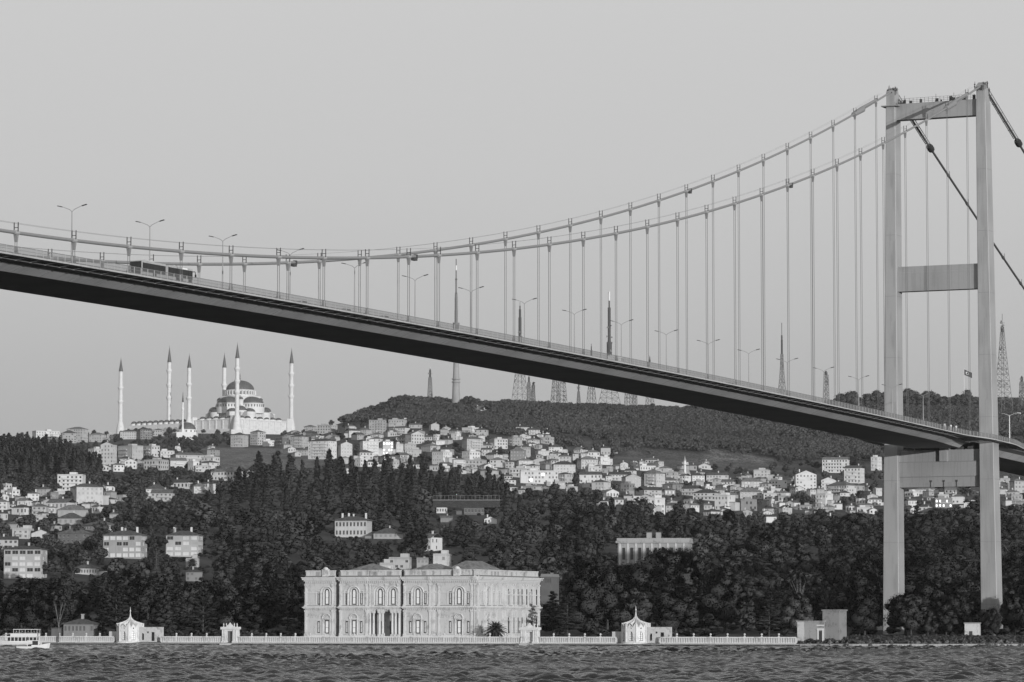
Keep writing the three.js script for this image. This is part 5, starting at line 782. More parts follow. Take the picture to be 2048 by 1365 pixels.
const HL = [ // centre x, base y, width, wall height in the photograph; roof; tone
  [90, 884, 57, 20, 'flat', 5], [136, 887, 34, 20, 'hip', 2], [153, 885, 44, 26, 'hip', 3], [194, 885, 35, 15, 'hip', 3], [56, 874, 18, 14, 'hip', 2], [220, 879, 14, 9, 'flat', 4], [258, 879, 38, 15, 'hip', 4], [287, 879, 35, 19, 'hip', 1], [316, 873, 22, 12, 'hip', 3],
  [188, 928, 28, 28, 'flat', 4], [216, 935, 33, 45, 'gable', 4], [260, 922, 53, 28, 'flat', 3], [303, 914, 33, 20, 'flat', 4], [334, 916, 28, 12, 'flat', 5], [261, 938, 24, 15, 'gable', 5], [311, 940, 51, 18, 'flat', 3], [353, 936, 41, 14, 'side', 4], [378, 925, 80, 14, 'hip', 3], [386, 943, 24, 18, 'flat', 5], [412, 935, 20, 10, 'hip', 3],
  [141, 982, 55, 30, 'flat', 5], [171, 1010, 70, 35, 'hip', 4], [214, 985, 30, 12, 'gable', 5], [219, 1005, 26, 20, 'hip', 2], [88, 993, 37, 14, 'hip', 3], [12, 994, 24, 11, 'flat', 4], [64, 1002, 28, 14, 'hip', 5], [48, 1013, 30, 11, 'side', 5], [42, 1030, 42, 14, 'hip', 5], [79, 1031, 32, 17, 'hip', 3], [121, 1020, 60, 14, 'side', 4], [144, 1034, 66, 13, 'hip', 2], [80, 1044, 20, 9, 'flat', 4], [8, 1003, 18, 11, 'gable', 5], [8, 1018, 20, 10, 'hip', 5], [141, 1050, 56, 12, 'hip', 2], [197, 1062, 80, 10, 'hip', 3],
  [311, 993, 47, 14, 'hip', 4], [324, 1003, 46, 16, 'side', 3], [363, 978, 52, 12, 'side', 4], [398, 988, 44, 14, 'hip', 4], [247, 1003, 30, 10, 'flat', 3], [44, 1078, 42, 17, 'flat', 4], [81, 1078, 42, 10, 'gable', 4], [28, 1059, 34, 9, 'hip', 3], [108, 1062, 30, 8, 'side', 2],
  [478, 895, 36, 24, 'hip', 3], [515, 891, 32, 26, 'hip', 3], [543, 869, 38, 8, 'hip', 5], [564, 896, 28, 20, 'flat', 0], [536, 893, 26, 10, 'flat', 5], [598, 896, 38, 22, 'hip', 3], [620, 866, 26, 12, 'hip', 3], [648, 868, 28, 16, 'flat', 2], [667, 862, 16, 10, 'flat', 3], [635, 880, 26, 8, 'side', 4], [665, 884, 30, 10, 'gable', 3], [644, 919, 60, 36, 'hip', 5], [690, 915, 30, 26, 'gable', 4], [738, 915, 40, 30, 'flat', 5], [773, 911, 28, 26, 'flat', 4], [728, 920, 36, 14, 'hip', 4], [722, 934, 28, 15, 'flat', 5], [755, 868, 36, 26, 'flat', 2], [795, 853, 38, 12, 'flat', 3], [774, 926, 34, 12, 'hip', 3], [803, 923, 32, 12, 'side', 4], [797, 910, 20, 20, 'flat', 4], [455, 962, 72, 18, 'side', 5], [498, 955, 16, 10, 'flat', 2], [420, 930, 38, 14, 'flat', 4], [421, 938, 34, 12, 'hip', 4], [415, 988, 32, 20, 'hip', 4], [700, 948, 20, 8, 'flat', 5], [773, 942, 28, 7, 'side', 5], [585, 880, 24, 9, 'hip', 2], [700, 862, 22, 9, 'hip', 3], [715, 880, 28, 10, 'side', 2],
  [829, 889, 40, 20, 'gable', 4], [808, 849, 14, 8, 'flat', 5], [831, 857, 28, 7, 'side', 3], [868, 862, 22, 12, 'gable', 3], [892, 866, 20, 9, 'gable', 2], [910, 872, 26, 10, 'side', 2], [941, 866, 36, 9, 'flat', 5], [880, 890, 24, 6, 'flat', 5], [945, 901, 44, 22, 'hip', 3], [997, 898, 38, 18, 'flat', 4], [1030, 892, 30, 16, 'flat', 2], [1066, 890, 28, 10, 'hip', 4], [1095, 889, 28, 13, 'flat', 3], [1046, 915, 32, 20, 'hip', 3], [1112, 905, 30, 10, 'hip', 5], [1162, 912, 30, 12, 'side', 4], [820, 900, 26, 10, 'flat', 3], [826, 914, 34, 13, 'flat', 4], [861, 904, 40, 11, 'hip', 3], [884, 930, 42, 24, 'flat', 5], [942, 920, 38, 15, 'flat', 5], [973, 912, 22, 12, 'side', 4], [1036, 922, 32, 20, 'hip', 1], [952, 937, 44, 15, 'flat', 3], [918, 934, 28, 14, 'hip', 4], [995, 935, 32, 14, 'hip', 4], [988, 920, 36, 10, 'side', 4], [1049, 934, 34, 12, 'hip', 4], [1080, 936, 32, 14, 'gable', 3], [1104, 940, 32, 18, 'hip', 3], [1085, 912, 30, 8, 'flat', 4], [1127, 948, 50, 18, 'hip', 4], [1175, 940, 44, 20, 'hip', 4], [1208, 930, 24, 14, 'flat', 5], [979, 962, 38, 20, 'hip', 3], [1036, 955, 36, 16, 'flat', 4], [1078, 968, 80, 24, 'flat', 5], [1131, 965, 34, 16, 'hip', 3], [1182, 968, 48, 18, 'side', 5], [1202, 981, 38, 16, 'hip', 4], [1118, 978, 26, 12, 'flat', 3], [1144, 990, 24, 14, 'flat', 4], [1209, 996, 24, 12, 'hip', 4], [879, 943, 42, 9, 'flat', 5], [822, 936, 34, 10, 'hip', 3], [848, 946, 18, 7, 'hip', 5],
  [1213, 930, 26, 12, 'hip', 4], [1242, 940, 30, 12, 'gable', 4], [1269, 932, 16, 7, 'flat', 4], [1290, 942, 46, 8, 'flat', 5], [1240, 962, 46, 12, 'side', 4], [1263, 975, 40, 20, 'gable', 3], [1310, 974, 44, 26, 'hip', 4], [1345, 960, 26, 14, 'flat', 3], [1395, 964, 30, 12, 'hip', 5], [1436, 965, 48, 14, 'side', 4], [1496, 960, 22, 9, 'hip', 3], [1525, 960, 36, 18, 'flat', 4], [1210, 980, 24, 16, 'flat', 4], [1256, 984, 30, 14, 'flat', 1], [1336, 972, 46, 10, 'hip', 4], [1346, 986, 44, 16, 'hip', 1], [1298, 995, 54, 14, 'side', 3], [1501, 976, 52, 12, 'hip', 3], [1555, 976, 40, 13, 'flat', 5], [1612, 982, 44, 32, 'gable', 5], [1385, 992, 44, 14, 'side', 3], [1417, 982, 22, 7, 'flat', 5], [1446, 981, 24, 9, 'gable', 5], [1414, 1001, 58, 14, 'hip', 4], [1451, 1021, 44, 28, 'flat', 5], [1500, 998, 52, 13, 'hip', 3], [1496, 1022, 38, 20, 'flat', 1], [1233, 1016, 30, 16, 'side', 4], [1280, 1028, 62, 28, 'flat', 4], [1311, 1029, 40, 30, 'flat', 5], [1348, 1026, 34, 14, 'hip', 3], [1383, 1025, 34, 14, 'gable', 5], [1220, 997, 38, 12, 'gable', 5], [1426, 1033, 38, 9, 'hip', 4], [1540, 1028, 30, 10, 'hip', 4], [1540, 1001, 26, 12, 'flat', 4], [1587, 1018, 30, 12, 'gable', 5], [1540, 1046, 28, 12, 'side', 5], [1364, 1038, 28, 10, 'gable', 5], [1625, 1030, 30, 8, 'hip', 4], [1572, 1030, 28, 14, 'side', 3], [1632, 1014, 18, 22, 'flat', 4],
  [1673, 946, 58, 26, 'side', 5], [1710, 967, 44, 30, 'side', 5], [1754, 942, 24, 26, 'flat', 5], [1659, 981, 34, 20, 'gable', 5], [1684, 992, 62, 20, 'hip', 4], [1650, 1016, 38, 26, 'flat', 5], [1756, 993, 18, 14, 'flat', 4], [1722, 1010, 20, 10, 'flat', 5], [1750, 1012, 28, 12, 'hip', 5], [1701, 1025, 18, 12, 'gable', 5], [1725, 1027, 36, 9, 'flat', 4], [1732, 1054, 18, 9, 'flat', 5], [1655, 1045, 30, 7, 'hip', 4],
  [1825, 994, 30, 8, 'flat', 5], [1855, 988, 50, 8, 'hip', 4], [1822, 1012, 26, 10, 'side', 5], [1885, 1017, 42, 18, 'flat', 1], [1918, 1008, 30, 14, 'hip', 5], [1822, 1030, 22, 12, 'gable', 5], [1867, 1036, 66, 10, 'hip', 3], [1936, 1032, 34, 12, 'hip', 5], [1943, 1015, 26, 6, 'flat', 4], [2012, 985, 22, 26, 'flat', 4], [2036, 987, 30, 24, 'hip', 3], [2036, 1008, 26, 16, 'flat', 3], [2016, 1012, 18, 10, 'hip', 4], [2040, 838, 26, 8, 'flat', 5], [2020, 840, 22, 5, 'flat', 4], [1990, 975, 30, 14, 'side', 4],
  [1440, 832, 34, 4, 'flat', 5], [838, 811, 26, 6, 'hip', 4], [958, 822, 24, 6, 'side', 4], [770, 1142, 34, 8, 'flat', 3],
];
const NEAR = [ // the larger houses of the wooded lower slope, windows built one by one
  [248, 1117, 87, 45, 'hip', 2, { label: 'wide four-storey block with pale shutters, left of the twin white block', name: 'apartment_house', n: 4, cols: 6, single: 1, shut: .78, ww: 2.7, tall: .66, turn: -.12, d: 13, balc: false, rt: 1, plain: 1, rh: 2.6, chim: [-.1, .3] }],
  [367, 1114, 73, 42, 'hip', 3, { label: 'white four-storey block behind a small palm, right of the wide shuttered block', name: 'apartment_house', n: 4, cols: 4, single: 1, shut: .8, ww: 3.2, tall: .66, turn: -.1, d: 13, balc: false, rt: 1, plain: 1, rh: 2.6, chim: [-.34, .2] }],
  [48, 1158, 84, 58, 'hip', 3, { label: 'pale block of flats at the left edge above the shore trees', name: 'apartment_house', n: 5, cols: 5, single: 1, shut: .6, ww: 2.9, tall: .62, turn: -.1, d: 12, rt: 0, plain: 1, rh: 1.8, bw: .45 }],
  [15, 1100, 42, 20, 'side', 3, { label: 'half-seen grey house at the left edge above the pale flats', n: 2, cols: 4, single: 1, turn: .1 }],
  [148, 1088, 68, 20, 'hip', 0, { label: 'dark wooden house under trees left of the shuttered block', n: 2, cols: 7, single: 1, ww: 1.1, turn: -.15, rt: 2, rh: 3 }],
  [706, 1075, 76, 33, 'hip', 4, { label: 'white mansion with wide eaves and tall chimneys in the wood', name: 'mansion', cat: 'mansion', n: 2, cols: 9, single: 1, ww: 1.2, turn: -.2, d: 13, rt: 1, rh: 2.6, over: 1.4, balc: false, plain: 1, chim: [-.36, -.16, .38], blank: .02 }],
  [860, 1103, 50, 27, 'side', 5, { label: 'small white house with side annex above the palace', n: 2, cols: 3, single: 1, turn: -.55, balc: false, rt: 2 }],
  [884, 1027, 23, 11, 'gable', 5, { label: 'tiny white villa with pediment below the dark terrace', n: 1, cols: 4, single: 1, turn: -.1, balc: false, blank: 0, plain: 1 }],
  [948, 1030, 42, 14, 'side', 0, { label: 'dark timber house right of the tiny pediment villa', n: 1, cols: 6, single: 1, turn: 0, balc: false }],
  [893, 1045, 25, 9, 'side', 1, { label: 'low dull house just beneath the tiny pediment villa', n: 1, cols: 4, turn: 0, balc: false }],
  [981, 1048, 26, 9, 'gable', 5, { label: 'little white gabled house half hidden by a round tree', n: 1, cols: 4, turn: 0, balc: false }],
  [800, 1139, 46, 20, 'flat', 3, { label: 'grey house with two square windows close behind the palace roof', n: 2, cols: 4, single: 1, turn: -.1, balc: false, d: 9 }],
  [845, 1138, 24, 18, 'flat', 2, { label: 'narrow grey house between two taller neighbours behind the palace roof', n: 2, cols: 3, turn: 0, balc: false, d: 9 }],
  [884, 1138, 37, 26, 'flat', 5, { label: 'white flat-topped house rising behind the palace roof', n: 2, cols: 2, turn: -.2, balc: false, d: 10, blank: .7 }],
  [776, 1078, 60, 9, 'hip', 2, { label: 'low spread house right below the mansion', n: 1, cols: 6, turn: 0, balc: false, rt: 1 }],
  [172, 1150, 46, 9, 'hip', 4, { label: 'low white veranda house below the shuttered block', n: 1, cols: 8, turn: 0, balc: false, rt: 1, blank: 0 }],
  [388, 1163, 34, 18, 'hip', 1, { label: 'dark house with lit panes below the white block', n: 2, cols: 4, turn: 0, balc: false, rt: 0 }],
  [384, 1135, 26, 14, 'flat', 3, { label: 'grey garage building below the white block', n: 1, cols: 2, turn: 0, balc: false }],
  [160, 1268, 68, 14, 'hip', 1, { label: 'old arched lodge behind the sea wall left of the left pavilion', n: 1, cols: 8, turn: -.1, balc: false, Z: 1105, d: 8, rt: 1 }],
  [1100, 1172, 36, 10, 'flat', 0, { label: 'low dark wing half hidden right of the palace', n: 1, cols: 6, turn: -.3, balc: false, Z: 1190, d: 9 }],
];
for (const h of NEAR) { house(h[0], h[1], h[2], h[3], h[4], h[5], h[6]); const b = boxes.at(-1); b[5] = 1; }
for (const h of HL) house(h[0], h[1], h[2], h[3], h[4], h[5], h[0] === 1078 ? { turn: .05, glint: [[-.22, .3], [.1, .75]] } : {});
{ // fill the dense quarters between the houses that were read off the photograph one by one
  const r = RNG(2024), quarters = [[0, 985, 240, 1045, 20, 13], [175, 900, 430, 945, 8, 11], [560, 872, 700, 930, 8, 10], [700, 860, 830, 940, 14, 11], [820, 868, 1110, 950, 30, 11], [1000, 905, 1230, 990, 26, 12], [1200, 930, 1420, 1030, 28, 12], [1420, 960, 1640, 1035, 28, 11], [1640, 975, 1765, 1035, 10, 10], [1812, 985, 1955, 1030, 10, 9], [2002, 985, 2048, 1020, 4, 10]], mine = boxes.slice();
  for (const [x0, y0, x1, y1, n, hh] of quarters) for (let k = 0, tries = 0; k < n && tries < 400; tries++) {
    const x = lerp(x0, x1, r()), y = lerp(y0, y1, r()), w = 13 + r() * 19, h = hh * (.55 + .7 * r()); let cover = 0;
    for (const b of mine) { const a = Math.max(0, Math.min(x + w / 2, b[2]) - Math.max(x - w / 2, b[0])) * Math.max(0, Math.min(y, b[3]) - Math.max(y - h, b[1])); cover += a / (w * h); }
    if (cover > .42) continue; const t = r(), o = house(x, y, w, h, t < .5 ? 'hip' : t < .68 ? 'side' : t < .82 ? 'gable' : 'flat', 2 + Math.floor(r() * 4)); if (o) { mine.push(boxes.at(-1)); k++; }
  }
}
{ // give every house a description that finds it
  const by = new Map(); for (const h of houses) { if (h.label) { h.o.userData.label = h.label; continue; } const k = h.key.join(' '); (by.get(k) ?? by.set(k, []).get(k)).push(h); }
  for (const [k, l] of by) { l.sort((a, b) => a.x - b.x); l.forEach((h, i) => { h.o.userData.label = l.length === 1 ? k : `${k}, ${ORD[i + 1]} from left`; h.o.userData.group = 'houses on the hillside'; }); }
}
{ // the stone palace half hidden in the trees on the right
  const Z = 1420, b = at(1236, 1128, Z), e = at(1380, 1128, Z), k = mpp(Z), y0 = ground(b.x, Z) - 3, o = thing('garden_palace', 'long stone building with tall windows and parapet half hidden by trees', 'palace', V(b.x, y0, b.z), -.12), Wd = e.x - b.x, top = at(1300, 1087, Z).y - y0;
  const w = new G(); w.box(0, Wd, 0, top, -14, 0); w.box(-.8, Wd + .4, top, top + .8, -14.6, .8); w.box(-.4, Wd + .2, top + .8, top + 1.9, -14.3, .3); mesh('wall', w, M.oldStone, o);
  const p = new G(); for (let x = .8; x < Wd; x += 3.1) p.cbox(x, top - 9, .1, .7, 9, .3); mesh('pilaster', p, M.marble, o, { kind: 'stuff' }); for (let x = 2.3; x < Wd - 1; x += 3.1) { const g = new G(); g.cbox(x, top - 6.4, .02, 1.15, 4.6, .1); mesh('window', g, M.paneDark, o); }
  const c = new G(); for (const x of [Wd * .42, Wd * .55]) { const q = new G(); q.cbox(x, top + 1.6, -6, 2.0, 2.6, 1.6); mesh('chimney', q, M.concrete, o); } boxes.push([1238, 1080, 1308, 1118, Z, 1], [1308, 1080, 1378, 1092, Z, 1]);
}
{ // dark terrace wall with a fence above the little villas
  const Z = 1880, a = at(866, 1000, Z), b = at(1000, 1000, Z), o = thing('terrace_wall', 'long dark terrace wall with a thin fence above the tiny pediment villa', 'wall', V(a.x, a.y - 4, a.z), 0), W = b.x - a.x; const g = new G(); g.box(0, W, 0, 3.6, -2, 0); mesh('wall', g, grey(.07, texRubble), o); const c = new G(); c.box(-.2, W + .2, 3.6, 4, -2.2, .2); mesh('coping', c, grey(.16), o); const f = new G(); for (let x = 0; x < W; x += 2) f.bar(V(x, 4, -.2), V(x, 6.2, -.2), .1); f.bar(V(0, 6.1, -.2), V(W, 6.1, -.2), .08); mesh('fence', f, M.rope, o, { kind: 'stuff' }); boxes.push([868, 992, 990, 1006, Z, 1]);
}
boxes.push([609, 1128, 1078, 1290, 1050, 1], [950, 1140, 1072, 1290, 1086, 1], [228, 1215, 322, 1290, 1040, 1], [443, 1250, 474, 1290, 1040, 1], [1040, 1250, 1078, 1290, 1030, 1], [1240, 1212, 1318, 1290, 1010, 1], [1595, 1218, 1690, 1282, 1010, 1]);

// ---------------------------------------------------------------- trees: tapered trunks with limbs, crowns of leaf clusters
const LEAF = [.019, .031, .046, .07].map((v) => new THREE.MeshStandardMaterial({ color: new THREE.Color().setRGB(v, v, v), roughness: .9, side: THREE.DoubleSide, vertexColors: true }));
const ICO = new THREE.IcosahedronGeometry(1, 2), ICO0 = new THREE.IcosahedronGeometry(1, 1);
function crown(clumps, r, leaf, per, o = {}) { // clumps: [x, y, z, rx, ry, rz]
  const P = [], N = [], C = [];
  const J = o.jit ?? 1.0;
  for (const [cx, cy, cz, rx, ry, rz] of clumps) {
    const tone = .92 + r() * .2, base = o.lowInner ? ICO0 : ICO, ip = base.attributes.position, sd = r() * 50, q = o.core ?? .84;
    if (!o.noInner) for (let i = 0; i < ip.count; i += 3) {
      const v = [0, 1, 2].map((k) => { const x = ip.getX(i + k), y = ip.getY(i + k), z = ip.getZ(i + k), f = q * (.88 + .2 * Math.sin(x * 4.3 + sd) * Math.cos(y * 4 + z * 4.6 + sd)); return V(cx + x * rx * f, cy + y * ry * f, cz + z * rz * f); });
      for (const p of v) { const n = V((p.x - cx) / rx ** 2, (p.y - cy) / ry ** 2, (p.z - cz) / rz ** 2).normalize(); P.push(p.x, p.y, p.z); N.push(n.x, n.y, n.z); const c = tone * .92; C.push(c, c, c); }
    }
    for (let k = 0; k < per; k++) {
      let d; do { d = V(r() * 2 - 1, r() * 2 - 1, r() * 2 - 1); } while (d.lengthSq() > 1 || d.lengthSq() < .05); d.normalize(); if (d.y < -.5) d.y *= -.6;
      const rad = .78 + (o.spread ?? .36) * r(), p = V(cx + d.x * rx * rad, cy + d.y * ry * rad, cz + d.z * rz * rad), n = V(d.x / rx, d.y / ry, d.z / rz).normalize().add(V((r() - .5) * J, (r() - .5) * J + (o.up ?? .12), (r() - .5) * J)).normalize();
      const t = V(r() - .5, (r() - .5) * (o.vert ?? 1), r() - .5).cross(n).normalize(), b = new THREE.Vector3().crossVectors(n, t), s = leaf * (.6 + .8 * r()), w = s * (o.slim ?? .62), c = tone * (.88 + .24 * r());
      if (o.vert > 1.5) { t.lerp(V(0, 1, 0), .6).normalize(); b.crossVectors(n, t).normalize(); }
      const A = p.clone().addScaledVector(t, s), B = p.clone().addScaledVector(b, w), D = p.clone().addScaledVector(t, -s), E = p.clone().addScaledVector(b, -w);
      for (const v of [A, D, B, A, E, D]) { P.push(v.x, v.y, v.z); C.push(c, c, c); } for (let q2 = 0; q2 < 6; q2++) N.push(n.x, n.y, n.z);
    }
  }
  const g = new THREE.BufferGeometry(); g.setAttribute('position', new THREE.Float32BufferAttribute(P, 3)); g.setAttribute('normal', new THREE.Float32BufferAttribute(N, 3)); g.setAttribute('color', new THREE.Float32BufferAttribute(C, 3)); return g;
}
const limb = (g, a, b, r0, r1) => { const m = a.clone().lerp(b, .5).add(V((b.z - a.z) * .1, .03 * a.distanceTo(b), -(b.x - a.x) * .1)); g.rod(a, m, r0, (r0 + r1) / 2, 6).rod(m, b, (r0 + r1) / 2, r1, 6); };
const KIND = {
  broad(r, h = 14, R = 7) { // big rounded lobes round a core, each with its own leafy skin
    const t = new G(), cl = []; t.rod(V(0, -2, 0), V(.1, h * .3, .1), .45, .32, 8);
    cl.push([0, h * .56, 0, R * .62, h * .34, R * .62]);
    const n = 19; for (let i = 0; i < n; i++) { const y = (i + .5) / n, a = i * 2.4 + r() * .8, prof = Math.sin(Math.PI * Math.min(.96, .16 + .8 * y)) ** .7, q = .5 + .2 * r(), x = Math.cos(a) * R * q * prof, z = Math.sin(a) * R * q * prof, s = R * (.22 + .26 * r()) * (1.05 - .3 * y); cl.push([x, h * (.27 + .6 * y), z, s, s * .82, s]); if (i % 3 === 1) limb(t, V(.1, h * .26, .1), V(x * .9, h * (.22 + .55 * y), z * .9), .2, .06); }
    return [t, crown(cl, r, .2, 320, { jit: 1.15, core: .8, spread: .5 })];
  },
  poplar(r, h = 16, R = 3.8) { const [t, c] = KIND.broad(r, h, R); return [t, c]; },
  cypress(r, h = 15, R = 1.9) {
    const t = new G(), cl = []; t.rod(V(0, -2, 0), V(0, h * .4, 0), .22, .14, 6);
    for (let i = 0; i < 9; i++) { const y = (i + .5) / 9, rr = R * Math.min(1, .55 + y * 3) * (1 - y * .97) ** .5 * 1.05, a = r() * 6.28, e = rr * .16 * r(); cl.push([Math.cos(a) * e, h * (.06 + .86 * y), Math.sin(a) * e, rr * .95, h * .1, rr * .95]); }
    return [t, crown(cl, r, .2, 170, { vert: 2, slim: .36, up: .3, jit: .8, core: .9 })];
  },
  conifer(r, h = 16, R = 3.6) { // shaggy pine or fir with a pointed, uneven outline
    const t = new G(), cl = []; t.rod(V(0, -2, 0), V(0, h * .92, 0), .3, .05, 6);
    for (let i = 0; i < 28; i++) { const y = .12 + .86 * (i / 28), rr = R * (1 - y) ** .7 * (.75 + .5 * r()), a = i * 2.4 + r(), q = rr * .6; cl.push([Math.cos(a) * q, h * y, Math.sin(a) * q, rr * .55 + .25, h * .045 + .2, rr * .55 + .25]); }
    return [t, crown(cl, r, .22, 110, { slim: .4, lowInner: true, core: .88 })];
  },
  cedar(r, h = 15, R = 7.5) { // flat layered plates on a bare leaning stem
    const t = new G(), cl = []; t.tube([V(0, -2, 0), V(.2, h * .4, 0), V(.1, h * .75, 0), V(0, h * .95, 0)], [.5, .36, .22, .1], 8);
    for (let i = 0; i < 26; i++) { const y = .22 + .76 * (i / 26), a = i * 2.4 + r() * .9, reach = R * (y < .4 ? .95 : 1.15 - y * .95) * (.55 + .5 * r()), x = Math.cos(a) * reach * .62, z = Math.sin(a) * reach * .62; limb(t, V(.15, h * (y - .08), 0), V(x * 1.35, h * y, z * 1.35), .12, .03); cl.push([x, h * y, z, reach * .42 + .5, .38 + .2 * r(), reach * .42 + .5]); }
    return [t, crown(cl, r, .22, 120, { slim: .42, up: .9, lowInner: true })];
  },
  umbrella(r, h = 13, R = 6) { // stone pine: forked stem under a wide flat crown
    const t = new G(), cl = []; t.rod(V(0, -2, 0), V(.3, h * .42, 0), .36, .28, 8); const tips = [[-.55, .1], [.5, .3], [.1, -.5], [.0, .45]]; for (const [x, z] of tips) limb(t, V(.3, h * .4, 0), V(x * R, h * .74, z * R), .2, .08);
    for (let i = 0; i < 22; i++) { const a = r() * 6.28, q = Math.sqrt(r()); cl.push([Math.cos(a) * q * R * .8, h * (.8 + .12 * (1 - q * q) + .03 * r()), Math.sin(a) * q * R * .8, R * .28, h * .085, R * .28]); }
    return [t, crown(cl, r, .2, 130, { slim: .45, up: .5 })];
  },
  gum(r, h = 18, R = 5) { // tall open crown with pale forking stems
    const t = new G(), cl = []; t.tube([V(0, -2, 0), V(.2, h * .2, 0), V(.1, h * .32, 0)], [.34, .28, .24], 8); for (let i = 0; i < 6; i++) { const a = i * 1.05 + r(), q = R * (.3 + .5 * r()), y = h * (.6 + .3 * r()), p = V(Math.cos(a) * q, y, Math.sin(a) * q); limb(t, V(.1, h * (.24 + .1 * r()), 0), p, .17, .05); for (let k = 0; k < 3; k++) cl.push([p.x + (r() - .5) * R * .7, y + (r() - .3) * h * .16, p.z + (r() - .5) * R * .7, R * .26, R * .22, R * .26]); }
    return [t, crown(cl, r, .2, 120)];
  },
  shrub(r, h = 3.2, R = 2.2) { const t = new G(), cl = []; t.rod(V(0, -1, 0), V(0, h * .5, 0), .12, .06, 5); for (let i = 0; i < 9; i++) { const a = r() * 6.28, q = Math.sqrt(r()) * .65; cl.push([Math.cos(a) * R * q, h * (.3 + .35 * r()), Math.sin(a) * R * q, R * .45, h * .28, R * .45]); } return [t, crown(cl, r, .3, 44)]; },
};
const PROTO = {}, tr = RNG(99);
for (const [k, n] of [['broad', 5], ['poplar', 2], ['cypress', 3], ['conifer', 4], ['cedar', 3], ['umbrella', 2], ['gum', 2], ['shrub', 3]]) PROTO[k] = Array.from({ length: n }, () => { const [t, c] = KIND[k](tr); return [t.build(), c]; });
const TNAME = { broad: 'broadleaf_tree', poplar: 'poplar_tree', cypress: 'cypress_tree', conifer: 'conifer_tree', cedar: 'cedar_tree', umbrella: 'umbrella_pine', gum: 'tall_tree', shrub: 'shrub' };
const TH0 = { broad: 14, poplar: 16, cypress: 15, conifer: 16, cedar: 15, umbrella: 13, gum: 18, shrub: 3.2 };
const TWORD = { broad: 'round broadleaf tree', poplar: 'narrow broadleaf tree', cypress: 'columnar cypress', conifer: 'pointed conifer', cedar: 'layered cedar', umbrella: 'flat-topped umbrella pine', gum: 'open-crowned tree with pale stems', shrub: 'shrub' };
const TR0 = { broad: 7, poplar: 3.8, cypress: 1.9, conifer: 3.6, cedar: 7.5, umbrella: 6, gum: 5, shrub: 2.2 };
const treesOut = [];
let tn = 0;
function tree(kind, p, h, wide, tone, label) { // wide: crown width over the natural one
  const v = PROTO[kind][(tn * 7 + 3) % PROTO[kind].length], s = h / TH0[kind], o = thing(TNAME[kind], '', kind === 'shrub' ? 'shrub' : 'tree', p, (tn++ * 2.399) % 6.283); o.scale.set(s * wide, s, s * wide);
  mesh('trunk', v[0], kind === 'gum' ? M.barkPale : M.bark, o); mesh('crown', v[1], LEAF[tone], o);
  const q = px(p), top = px(V(p.x, p.y + h, p.z)), k = mpp(-p.z), hw = TR0[kind] * s * wide / k * .8; const bb = [q[0] - hw, top[1], q[0] + hw, q[1], -p.z];
  treesOut.push({ o, x: q[0], y: q[1], h: q[1] - top[1], kind, tone, label }); return bb;
}
function treeZone(x, y) {
  const X = (a) => a;
  if (y > 1243) return x < 232 ? 'behind the wall left of the left pavilion' : x < 450 ? 'behind the wall between left pavilion and gate' : x < 620 ? 'between the small gate and the palace' : x < 1060 ? 'in front of the palace' : x < 1240 ? 'between the palace and the right pavilion' : x < 1600 ? 'behind the wall right of the right pavilion' : x < 1780 ? 'between the stone house and the tower' : x < 1960 ? 'at the feet of the tower legs' : 'right of the tower foot';
  if (y > 1185) return x < 200 ? 'below the flats at the left edge' : x < 420 ? 'above the left pavilion' : x < 620 ? 'left of the palace roof' : x < 1080 ? 'behind the palace' : x < 1300 ? 'right of the palace roof' : x < 1600 ? 'below the half-hidden stone palace' : x < 1800 ? 'behind the stone house' : x < 1960 ? 'between the lower tower legs' : 'right of the lower tower';
  if (y > 1115) return x < 240 ? 'beside the flats at the left' : x < 440 ? 'beside the twin white blocks' : x < 640 ? 'in the wood left of the palace' : x < 900 ? 'just above the palace roof' : x < 1200 ? 'in the wood right above the palace' : x < 1420 ? 'around the half-hidden stone palace' : x < 1640 ? 'right of the half-hidden stone palace' : x < 1800 ? 'in the wood at the left tower leg' : 'in the wood between the tower legs';
  if (y > 1050) return x < 300 ? 'among the lower left houses' : x < 500 ? 'above the twin white blocks' : x < 680 ? 'left of the chimneyed mansion' : x < 840 ? 'right of the chimneyed mansion' : x < 1020 ? 'around the small white villas' : x < 1240 ? 'left of the half-hidden stone palace' : x < 1450 ? 'above the half-hidden stone palace' : x < 1700 ? 'at the right wood\'s upper edge' : 'in the upper wood by the tower';
  return x < 450 ? 'at the left grove\'s edge' : x < 600 ? 'in the upper grove\'s left part' : x < 760 ? 'in the upper grove above the mansion' : x < 900 ? 'in the upper grove\'s right part' : x < 1050 ? 'above the dark terrace wall' : 'below the central town';
}
const nearBoxes = boxes.filter((b) => b[5]);
const blocked = (bb) => nearBoxes.some((b) => b[4] > bb[4] - 4 && Math.min(b[2], bb[2]) - Math.max(b[0], bb[0]) > 1 && Math.min(b[3], bb[3]) - Math.max(b[1], bb[1]) > 1);
const gp = (x, Z) => { const X = (x - 1024) / FPX / 1.003 * Z; return V(X, ground(X, Z), -Z); };
